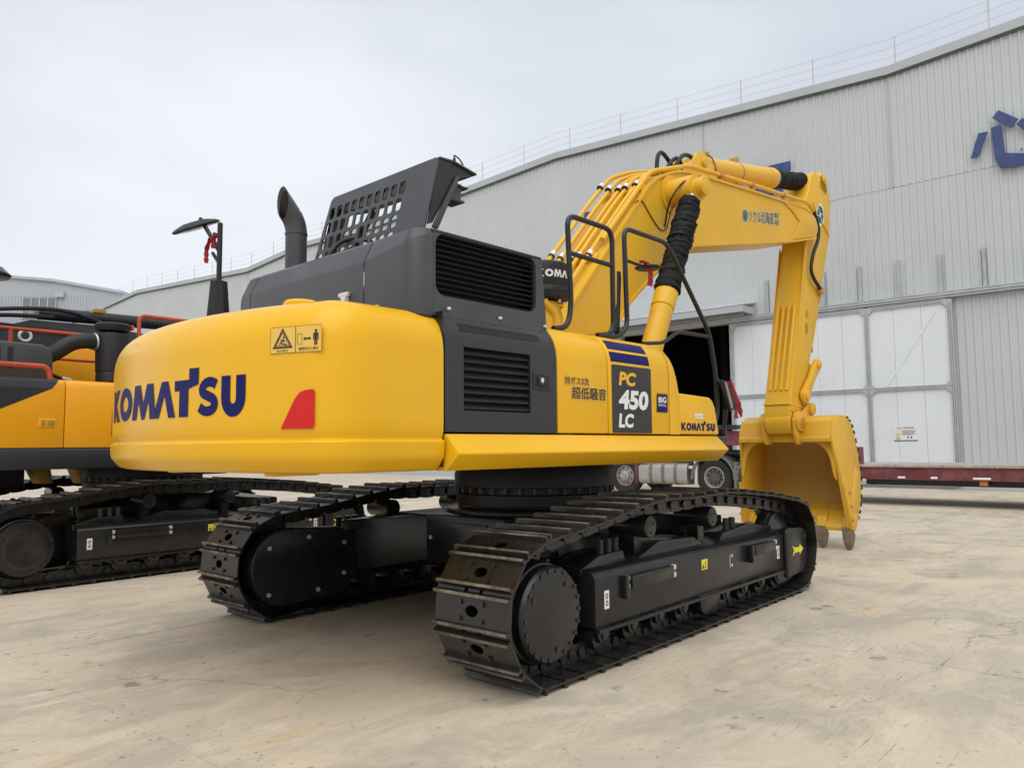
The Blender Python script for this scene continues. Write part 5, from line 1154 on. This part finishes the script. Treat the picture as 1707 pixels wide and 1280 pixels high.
# bucket: curled shell between two side plates, mouth towards the machine
BW = 0.675; y0b, y1b = YB-BW, YB+BW
SH = [(5.06, 1.485), (5.10, 1.66), (5.18, 1.785), (5.36, 1.845), (5.60, 1.835), (5.80, 1.745), (5.93, 1.56), (6.00, 1.30), (6.01, 1.02), (5.95, 0.76), (5.83, 0.54), (5.66, 0.38), (5.44, 0.275)]
IN = [(5.12, 1.47), (5.16, 1.62), (5.24, 1.72), (5.38, 1.775), (5.58, 1.765), (5.74, 1.69), (5.86, 1.52), (5.92, 1.28), (5.93, 1.03), (5.88, 0.80), (5.77, 0.59), (5.62, 0.44), (5.40, 0.33)]
b = MB(); b.prism(SH+IN[::-1], 'y', y0b+0.03, y1b-0.03); bk = U(b, 'bucket', Y_BUCKET, angle=30)
b = MB(); b.loft([[(x-0.003, y, z-0.003) for x, z in IN] for y in (y0b+0.035, y1b-0.035)], cap=False, closed=False); b.build('bucket_interior', Y_INSIDE, bk, angle=40)
for sy, yy in ((-1, y0b), (1, y1b)):
    b = MB(); b.prism(SH+[(5.33, 0.30), (5.285, 0.55), (5.20, 0.95), (5.13, 1.25)], 'y', yy, yy-sy*0.03); sp = b.build('side_plate', Y_BUCKET, bk, bevel=0.004)
    b = MB(); b.prism([(5.145, 1.25), (5.215, 0.95), (5.30, 0.55), (5.345, 0.31), (5.42, 0.30), (5.80, 0.62), (5.90, 0.85), (5.90, 1.05), (5.80, 1.10), (5.50, 0.65), (5.40, 0.70), (5.25, 1.27)], 'y', yy+sy*0.012, yy-sy*0.0); b.build('side_doubler', Y_BUCKET, sp, bevel=0.004)
    b = MB(); b.prism([(5.20, 0.90), (5.30, 0.86), (5.46, 0.28), (5.33, 0.28)], 'y', yy+sy*0.002, yy+sy*0.045); q = b.build('side_cutter', Y_BUCKET, sp, bevel=0.008)
    b = MB()
    for z in (0.78, 0.60, 0.42): b.cyl((5.335-0.0, yy+sy*0.04, z), (5.335, yy+sy*0.062, z), 0.022, 8)
    b.build('cutter_bolts', DULLY, q)
    b = MB()
    for (xa, za), (xb, zb) in list(zip(SH, SH[1:]))[4:11]:
        for f_ in (0.15, 0.62):
            x, z = xa+(xb-xa)*f_, za+(zb-za)*f_; x2, z2 = xa+(xb-xa)*(f_+0.25), za+(zb-za)*(f_+0.25); l = math.hypot(xb-xa, zb-za); nx, nz = (zb-za)/l, -(xb-xa)/l; nx, nz = -nx, -nz
            if nx < 0 and nz < 0 and x > 5.7: nx, nz = -nx, -nz
            b.prism([(x, z), (x2, z2), (x2+0.012*abs(nx), z2+0.012*nz), (x+0.012*abs(nx), z+0.012*nz)], 'y', yy+sy*0.015, yy-sy*0.07)
    b.build('wear_pads', BLACK, sp)
    ya = yy-sy*0.031
    pts = [(ya, 1.49), (ya-sy*0.30, 1.49)]+[(ya-sy*(0.30-0.255*math.sin(t)), 1.475-0.30*(1-math.cos(t))) for t in [PI/2*k/8 for k in range(9)]]+[(ya-sy*0.03, 1.02), (ya, 0.95)]
    b = MB(); b.prism(pts, 'x', 5.135, 5.16); b.build('corner_web', Y_BUCKET, bk, bevel=0.004)
for a_, c_ in ((y0b+0.032, YB-0.235), (YB+0.235, y1b-0.032)):   # lip beam across the top
    b = MB(); b.prism([(5.02, 1.475), (5.02, 1.535), (5.065, 1.548), (5.10, 1.76), (5.17, 1.80), (5.24, 1.75), (5.14, 1.475)], 'y', a_, c_); b.build('top_lip_beam', Y_BUCKET, bk, bevel=0.006)
b = MB(); b.prism([(5.10, 1.475), (5.12, 1.56), (5.20, 1.62), (5.20, 1.475)], 'y', YB-0.234, YB+0.234); b.build('top_lip_beam', Y_BUCKET, bk, bevel=0.006)
for sy in (-1, 1):
    b = MB(); ear = [(4.99, 1.44), (4.90, 1.62), (4.89, 1.78), (4.96, 1.885), (5.08, 1.91), (5.22, 1.90), (5.33, 1.99), (5.40, 2.035), (5.49, 2.035), (5.55, 1.97), (5.57, 1.84), (5.60, 1.75), (5.25, 1.60), (5.12, 1.44)]
    b.prism(ear, 'y', YB+sy*0.20, YB+sy*0.245); eo = b.build('bucket_ear', Y_BUCKET, bk, bevel=0.008)
    b = MB(); b.lathe([(0.13, -0.02), (0.13, 0.02)], (5.02, YB+sy*0.262, 1.755), 'y', 24); b.lathe([(0.085, -0.03), (0.085, 0.03)], (5.02, YB+sy*0.27, 1.755), 'y', 20); b.build('ear_boss', Y_BUCKET, eo, bevel=0.004); MB().lathe([(0.085, -0.03), (0.085, 0.03)], (5.46, YB+sy*0.26, 1.945), 'y', 20).build('ear_boss', Y_BUCKET, eo, bevel=0.004)
b = MB(); b.cyl((5.02, YB-0.315, 1.755), (5.02, YB+0.315, 1.755), 0.06, 16); b.build('bucket_pin', DULLY, bk)
b = MB(); b.prism([(5.70, 0.46), (5.44, 0.275), (5.385, 0.255), (5.375, 0.30), (5.40, 0.345), (5.62, 0.52)], 'y', y0b-0.004, y1b+0.004); b.build('cutting_edge', Y_BUCKET, bk, bevel=0.004)
for yt in (YB-0.635, YB-0.318, YB, YB+0.318, YB+0.635):
    wd = 0.06
    b = MB(); b.loft([[(5.60, yt-0.05, 0.52), (5.60, yt+0.05, 0.52), (5.72, yt+0.05, 0.42), (5.72, yt-0.05, 0.42)], [(5.42, yt-0.06, 0.44), (5.42, yt+0.06, 0.44), (5.52, yt+0.06, 0.27), (5.52, yt-0.06, 0.27)], [(5.355, yt-wd+0.012, 0.30), (5.355, yt+wd-0.012, 0.30), (5.475, yt+wd-0.012, 0.22), (5.475, yt-wd+0.012, 0.22)]]); ta = b.build('tooth_adapter', Y_BUCKET, bk, bevel=0.01)
    b = MB(); b.loft([[(5.345, yt-wd, 0.315), (5.345, yt+wd, 0.315), (5.49, yt+wd, 0.205), (5.49, yt-wd, 0.205)], [(5.345, yt-wd*0.92, 0.18), (5.345, yt+wd*0.92, 0.18), (5.47, yt+wd*0.92, 0.13), (5.47, yt-wd*0.92, 0.13)], [(5.375, yt-wd*0.74, 0.06), (5.375, yt+wd*0.74, 0.06), (5.44, yt+wd*0.74, 0.045), (5.44, yt-wd*0.74, 0.045)], [(5.397, yt-wd*0.30, -0.002), (5.397, yt+wd*0.30, -0.002), (5.42, yt+wd*0.30, -0.002), (5.42, yt-wd*0.30, -0.002)]]); b.build('tooth_point', TOOTH, ta, bevel=0.005, angle=35)

def flare(o):
    """the bucket widens towards its teeth"""
    if o.data:
        for v in o.data.vertices: v.co.y = YB+(v.co.y-YB)*(1+0.125*min(1, max(0, (1.5-v.co.z)/1.2)))
    for ch in o.children: flare(ch)
flare(bk)

# ---- handrails, mirrors
YH = -1.25
b = MB(); b.tube(bend([(-1.20, YH, 2.300), (-1.03, YH, 2.325), (-0.985, YH, 2.50), (-1.02, YH, 3.19), (-0.44, YH, 3.19), (-0.442, YH, 2.40), (-0.50, YH, 2.325), (-0.66, YH, 2.305)], 0.10), 0.021, 12)
b.tube([(-0.998, YH, 2.90), (-0.445, YH, 2.895)], 0.019, 10); U(b, 'handrail', HANDRAIL)
b = MB(); b.tube(bend([(-0.62, YH, 2.300), (-0.36, YH, 2.325), (-0.245, YH, 2.42), (-0.268, YH, 3.245), (0.405, YH, 3.245), (1.135, YH, 2.51), (1.235, YH, 2.15), (1.26, YH, 1.72), (1.10, YH, 1.55)], 0.10), 0.021, 12)
b.tube(bend([(-0.03, YH, 2.300), (0.30, YH, 2.335), (0.56, YH, 2.462), (1.12, YH, 2.475)], 0.08), 0.017, 10); U(b, 'handrail', HANDRAIL)
b = MB(); b.prism([(-0.36, 2.35), (-0.31, 2.35), (-0.27, 2.82), (-0.275, 2.88), (-0.315, 2.88), (-0.325, 2.62), (-0.40, 2.36)], 'y', YH+0.03, YH+0.05); U(b, 'seat_board', HANDRAIL, bevel=0.008)
b = MB(); b.lathe([(0.001, -0.010), (0.10, -0.010), (0.115, 0.0), (0.11, 0.010), (0.001, 0.014)], (0.10, YH+0.01, 2.968), 'z', 24); b.tube([(-0.25, YH, 2.975), (0.03, YH+0.01, 2.968)], 0.014, 8); m1 = U(b, 'convex_mirror', RUBBER)
# square mirror at the front of the rail
b = MB(); b.prism([(1.175, 2.055), (1.275, 2.055), (1.32, 2.03), (1.475, 1.83), (1.47, 1.79), (1.335, 1.765), (1.30, 1.79), (1.18, 2.00)], 'y', YH-0.10, YH-0.06); fm = U(b, 'side_mirror', RUBBER, bevel=0.015)
b = MB(); b.prism([(1.205, 2.03), (1.235, 2.04), (1.35, 1.83), (1.345, 1.785), (1.315, 1.79)], 'y', YH-0.115, YH-0.101); b.build('mirror_face', MIRBACK, fm, bevel=0.006)
b = MB(); b.tube([(1.24, YH, 2.10), (1.26, YH-0.07, 1.98)], 0.012, 8); b.tube([(1.25, YH-0.07, 1.78), (1.24, YH-0.05, 1.55)], 0.010, 8); b.tube([(1.31, YH-0.07, 1.78), (1.28, YH-0.05, 1.55)], 0.010, 8); b.build('mirror_arm', HANDRAIL, fm)
b = MB(); b.box(0.83, 1.35, -1.30, -0.75, 1.48, 1.53); b.box(1.28, 1.34, -1.30, -0.7, 1.53, 1.60); U(b, 'front_step', BLACK, bevel=0.01)
# rear view mirror on its post at the left rear
XM = -2.58; yq = 1.135
b = MB(); b.tube([(XM, yq, 2.25), (XM, yq, 3.27)], 0.021, 12); b.lathe([(0.022, 0), (0.02, 0.02), (0.001, 0.03)], (XM, yq, 3.268), 'z', 12); pm = U(b, 'mirror_post', HANDRAIL)
b = MB(); b.lathe([(0.115, 2.25), (0.07, 2.79), (0.07, 2.80), (0.03, 2.81)], (XM, yq, 0), 'z', 8); b.build('post_foot', RUBBER, pm)
cx_, cy_, cz_ = XM, yq+0.44, 3.345
dn = Vector((-0.47, -0.03, 1)).normalized(); e1 = dn.cross(Vector((1, 0, 0))).normalized(); e2 = dn.cross(e1)
def disc(r, h): return [tuple(Vector((cx_, cy_, cz_))+(e1*math.cos(2*PI*k/32)+e2*math.sin(2*PI*k/32))*r+dn*h) for k in range(32)]
b = MB(); b.loft([disc(0.175, -0.015), disc(0.20, -0.008), disc(0.205, 0.004), disc(0.175, 0.022), disc(0.10, 0.045)]); mo = U(b, 'rear_mirror', RUBBER)
b = MB(); b.loft([disc(0.17, -0.016), disc(0.10, -0.024), disc(0.01, -0.028)]); b.build('mirror_face', MIRROR, mo)
b = MB(); b.tube([(XM, yq, 3.05), (XM, yq+0.15, 3.20), (XM, yq+0.36, 3.40)], 0.018, 8); b.tube([(XM, yq, 2.95), (XM, yq+0.12, 3.06)], 0.014, 8); b.build('mirror_bracket', RUBBER, pm)

# ---- red cloth ribbons tied to rails and mirrors
RS = Matrix.Rotation(SW, 3, 'Z')
def ribbon(label, knot, tails, wdt):
    b = MB(); b.lathe([(0.006, -0.02), (0.022, -0.008), (0.022, 0.010), (0.006, 0.02)], knot, 'z', 8)
    for path in tails:
        pts = smooth_path(path, 5); rings = []
        for i, p in enumerate(pts):
            f_ = wdt*(0.5+0.10*math.sin(i*1.7)); tw = 0.35*math.sin(i*0.5)
            d = (Vector(pts[min(i+1, len(pts)-1)])-Vector(pts[max(i-1, 0)])).normalized()
            sx = Vector((math.cos(tw), math.sin(tw)-0.3, 0)); sx = (sx-d*sx.dot(d)).normalized(); nn = d.cross(sx)
            a, c_ = sx*f_, nn*0.003
            rings.append([tuple(p+a+c_), tuple(p-a+c_), tuple(p-a-c_), tuple(p+a-c_)])
        b.loft(rings)
    o = b.build('red_ribbon', REDRIB, None, angle=50); o.rotation_euler = (0, 0, SW)
    tag(o, label, 'ribbon', 'red cloth ribbons tied to the excavator'); return o
ribbon('bright red ribbon hanging from the round black mirror beside the second handrail', (0.03, YH-0.03, 2.985), [[(-0.07, YH-0.02, 2.985), (-0.03, YH-0.03, 2.995), (0.04, YH-0.02, 2.98), (0.06, YH-0.03, 2.90), (0.05, YH-0.03, 2.80)], [(0.0, YH-0.03, 2.99), (0.075, YH-0.03, 2.95), (0.085, YH-0.03, 2.88), (0.085, YH-0.03, 2.80)]], 0.032)
ribbon('dark red ribbon dangling in front of the side mirror near the bucket', (1.42, YH-0.06, 2.03), [[(1.38, YH-0.07, 2.06), (1.45, YH-0.06, 2.01), (1.50, YH-0.06, 1.90), (1.52, YH-0.06, 1.80), (1.515, YH-0.06, 1.70)], [(1.45, YH-0.05, 1.99), (1.54, YH-0.05, 1.91), (1.61, YH-0.05, 1.81), (1.645, YH-0.05, 1.72)]], 0.048)
ribbon('red and black ribbon tied to the rear mirror post above the yellow counterweight', (XM-0.01, yq+0.05, 3.19), [[(XM-0.02, yq+0.035, 3.21), (XM-0.03, yq+0.05, 3.15), (XM-0.03, yq+0.05, 3.08)], [(XM-0.02, yq+0.12, 3.18), (XM-0.03, yq+0.165, 3.10), (XM-0.03, yq+0.17, 3.03), (XM-0.03, yq+0.17, 2.98)]], 0.034)

# ================================================================ second excavator behind, at the left
OX, OY = -1.0, 6.09
e2x = thing('excavator', 'orange yellow excavator with red handrails and dark boom partly hidden at the left edge', 'excavator', (OX, OY, 0))
undercarriage(e2x)
def V(mb, name, mats, par=e2x, **kw): return mb.build(name, mats, par, **kw)
YS = -1.42
# local x = world x + 1.0 ; right side of its body faces the camera
b = MB(); b.box(-2.9, 1.2, -1.36, 1.36, 1.24, 1.452); b.prism([(-2.9, 1.235), (1.2, 1.235), (1.2, 1.455), (-2.9, 1.455)], 'y', YS-0.004, -1.37); V(b, 'revolving_frame', DARKBOOM, bevel=0.015)
pr2 = [(YS, 1.47), (YS, 2.12), (YS+0.02, 2.19), (YS+0.07, 2.225), (-1.0, 2.235), (-1.0, 2.20), (YS+0.05, 2.10), (YS+0.05, 1.47)]
db = V(MB().prism(pr2, 'x', -2.9, -1.492), 'engine_side_door', ORANGE, bevel=0.008, angle=40)
V(MB().prism(pr2, 'x', -1.484, 0.30), 'pump_door', ORANGE, bevel=0.008, angle=40)
b = MB(); b.flat([[(-2.92, 1.60), (-2.21, 1.83), (-1.62, 2.12), (-2.92, 2.12)]], lambda x, z, d: (x, YS-0.003, z)); b.add([(-2.92, YS-0.003, 2.12), (-1.62, YS-0.003, 2.12), (-1.57, YS+0.017, 2.19), (-2.92, YS+0.017, 2.19)], [(0, 1, 2, 3)]); b.add([(-2.92, YS+0.017, 2.19), (-1.57, YS+0.017, 2.19), (-1.54, YS+0.067, 2.228), (-2.92, YS+0.067, 2.228)], [(0, 1, 2, 3)]); b.build('black_flash', DARKBOOM, db, angle=0)
b = MB(); b.prism(rrect(-1.745, -1.575, 1.69, 1.79, 0.01), 'y', YS-0.008, YS+0.01); q = b.build('door_latch', ORANGE, db, bevel=0.003)
MB().box(-1.72, -1.68, YS-0.011, YS-0.0085, 1.705, 1.775).box(-1.66, -1.59, YS-0.013, YS-0.0085, 1.71, 1.77).build('latch_paddle', DULLY, q, bevel=0.003)
b = MB(); b.prism([(-2.95, 2.23), (-2.95, 2.66), (-1.62, 2.63), (-1.53, 2.57), (-1.52, 2.23)], 'y', -1.12, -0.35); hd = V(b, 'engine_cover', GREY, bevel=0.03, seg=3)
for x in (-2.10, -1.98): MB().prism(rrect(x, x+0.055, 2.34, 2.58, 0.02), 'y', -1.123, -1.118).build('cover_slot', BLACK_IN, hd, angle=0)
b = MB(); b.tube(bend([(-2.9, -1.28, 2.37), (-1.63, -1.28, 2.37), (-1.60, -1.28, 2.23)], 0.07), 0.027, 10); V(b, 'low_handrail', ORED)
b = MB(); b.tube(bend([(-2.14, -0.55, 2.2), (-2.14, -0.55, 2.86), (-0.75, -0.55, 2.86), (-0.75, -0.55, 2.2)], 0.06), 0.022, 10); b.tube([(-1.80, -0.55, 2.2), (-1.80, -0.55, 2.86)], 0.024, 10); b.tube([(-1.62, -0.55, 2.54), (-0.75, -0.55, 2.54)], 0.018, 10); V(b, 'handrail', ORED)
b = MB(); b.tube(bend([(-0.95, -1.0, 2.24), (-0.95, -1.0, 2.66), (-0.98, -1.0, 2.72), (-0.98, -1.0, 2.24)], 0.03), 0.030, 10); V(b, 'handrail', ORED)
b = MB(); b.tube(bend([(-0.50, -0.9, 2.24), (-0.50, -0.9, 3.13), (0.9, -0.9, 3.13), (0.9, -0.9, 2.3)], 0.08), 0.024, 10); V(b, 'handrail', ORED)
# intake canister with rain cap and elbow duct
b = MB().lathe([(0.17, 2.25), (0.17, 2.36), (0.165, 2.37), (0.175, 2.38), (0.185, 2.78), (0.17, 2.84), (0.09, 2.86)], (-0.86, -1.02, 0), 'z', 36); cn = V(b, 'intake_canister', RUBBER, angle=40)
b = MB().lathe([(0.10, 2.86), (0.175, 2.872), (0.195, 2.90), (0.195, 2.945), (0.175, 2.965), (0.02, 2.985)], (-0.86, -1.02, 0), 'z', 36); b.build('rain_cap', RUBBER, cn, angle=40)
MB().box(-0.68, -0.65, -1.12, -1.04, 2.90, 2.96).build('cap_reflector', ORED, cn)
MB().lathe([(0.10, 2.225), (0.10, 2.28), (0.06, 2.29), (0.06, 2.32)], (-0.80, -1.28, 0), 'z', 16).build('filler_cap', CHROME, cn)
b = MB(); b.tube(smooth_path([(-1.75, -0.85, 2.42), (-1.50, -0.93, 2.54), (-1.28, -1.0, 2.70), (-1.03, -1.02, 2.74)]), 0.09, 20); q = V(b, 'intake_duct', RUBBER); MB().tube([(-1.065, -1.02, 2.735), (-1.045, -1.02, 2.738)], 0.097, 20).build('duct_clamp', CHROME, q)
# dark boom lowered forward, with hoses and light ring on its side
BY = 0.25
bp = [(-2.4, 2.1), (-2.5, 2.45), (-1.95, 2.88), (-1.45, 3.06), (-0.7, 3.08), (0.3, 3.00), (2.8, 2.70), (4.6, 2.35), (4.6, 2.05), (2.8, 2.3), (0.6, 2.52), (-0.4, 2.45), (-1.5, 2.1)]
bm_ = V(MB().prism(bp, 'y', BY-0.3, BY+0.3), 'boom', DARKBOOM, bevel=0.02, angle=30)
V(MB().tube([(-3.5, BY-0.2, 3.06), (-1.9, BY-0.2, 3.05)], 0.07, 20), 'boom_cylinder', DARKBOOM); V(MB().tube([(-1.3, BY, 3.20), (1.6, BY, 3.27)], 0.085, 20), 'arm_cylinder', DARKBOOM)
for j in range(22): MB().tube([(-0.40+j*0.035, -0.62, 3.08), (-0.382+j*0.035, -0.62, 3.08)], 0.05, 16).build('cover_rib', RUBBER, bm_)
b = MB()
for pts in ([(-3.3, BY-0.45, 2.68), (-2.5, BY-0.4, 2.92), (-2.0, BY-0.38, 3.10), (-1.3, BY-0.34, 3.21), (-0.9, BY-0.32, 3.19)], [(-3.3, BY-0.5, 2.62), (-2.4, BY-0.42, 2.84), (-1.9, BY-0.36, 3.05), (-1.2, BY-0.3, 3.12)], [(-3.3, BY-0.42, 2.86), (-2.2, BY-0.34, 2.96), (-0.9, BY-0.32, 2.93), (0.4, BY-0.3, 2.85)], [(-0.95, BY-0.3, 3.19), (-0.7, BY-0.3, 3.14), (-0.45, BY-0.3, 3.02)]):
    MB().tube(smooth_path(pts), 0.026, 10).build('boom_hose', RUBBER, bm_)
b = MB(); ri = [(-1.60+0.062*math.cos(2*PI*k/24), BY-0.62, 2.81+0.062*math.sin(2*PI*k/24)) for k in range(25)]; b.tube(ri, 0.016, 8); b.build('ring_light', WHITE, bm_)
b = MB(); b.tube([(-1.60, BY-0.62, 2.74), (-1.66, BY-0.5, 2.6)], 0.02, 8); b.box(-1.8, -1.5, BY-0.55, BY-0.4, 2.5, 2.72); b.build('ring_bracket', BLACK, bm_, bevel=0.01)
b = MB(); b.prism([(-1.55, 2.2), (-1.55, 2.62), (-0.9, 2.78), (-0.6, 2.7), (-0.5, 2.2)], 'y', BY-0.36, BY-0.31); V(b, 'boom_bracket', ORANGE, bevel=0.015)
b = MB(); b.tube(smooth_path([(-1.45, BY-0.42, 2.62), (-1.3, BY-0.42, 2.42), (-1.1, BY-0.42, 2.33)]), 0.022, 8); V(b, 'bracket_hose', RUBBER); b = MB(); b.tube(smooth_path([(-1.12, BY-0.42, 2.34), (-1.02, BY-0.42, 2.32), (-0.98, BY-0.42, 2.24)]), 0.024, 8); V(b, 'hose_fitting', CHROME)
b = MB(); b.box(-0.72, -0.58, BY-0.32, BY-0.2, 3.24, 3.30); b.build('boom_fitting', DULLY, bm_, bevel=0.01)
b = MB(); b.lathe([(0.001, 3.42), (0.28, 3.43), (0.30, 3.46), (0.22, 3.54), (0.001, 3.58)], (-2.22, -0.9, -0.08), 'z', 20); b.cyl((-2.26, -0.9, 2.6), (-2.26, -0.9, 3.35), 0.05, 10); V(b, 'exhaust_cap', BLACK)
V(MB().box(-2.9, 1.1, -0.3, 1.36, 1.46, 2.2), 'upper_body', DARKBOOM, bevel=0.03)
V(MB().box(-2.9, -1.40, 0.1, 1.0, 1.00, 1.233), 'swing_frame_fill', DARKBOOM, bevel=0.02); V(MB().box(-0.40, 0.9, -0.6, 1.0, 1.10, 1.232), 'swing_frame_fill', DARKBOOM, bevel=0.02)  # dark boxes added to fill the bright gap under the body
hr_ = MB().lathe([(0.16, -0.268), (0.19, -0.272), (0.21, -0.268), (0.21, -0.24), (0.16, -0.24)], (XR+0.03, -1.458, ZC-0.03), 'y', 40); V(hr_, 'hub_ring', SHOE)
b = MB(); b.prism([(-1.30, 1.22), (-1.20, 1.02), (-1.04, 1.02), (-1.08, 1.22)], 'y', 0.2, 0.5); V(b, 'swing_bracket', DULLY, bevel=0.02); b = MB(); b.prism([(-0.80, 1.20), (-0.72, 1.0), (-0.52, 1.0), (-0.50, 1.20)], 'y', 0.2, 0.5); V(b, 'swing_bracket', DULLY, bevel=0.02)

for o in scene.objects:                          # bolts and ribs too small to pick apart
    n_ = o.name.split('.')[0]
    if n_.endswith('bolts') or n_ in ('cladding_ribs', 'wear_pads', 'cover_rib', 'slot_louvre', 'cross_member', 'corner_gusset', 'label_print', 'pin_collar', 'notice_print', 'sticker_print', 'chain_symbol'): o['kind'] = 'stuff'
bpy.context.view_layer.update()
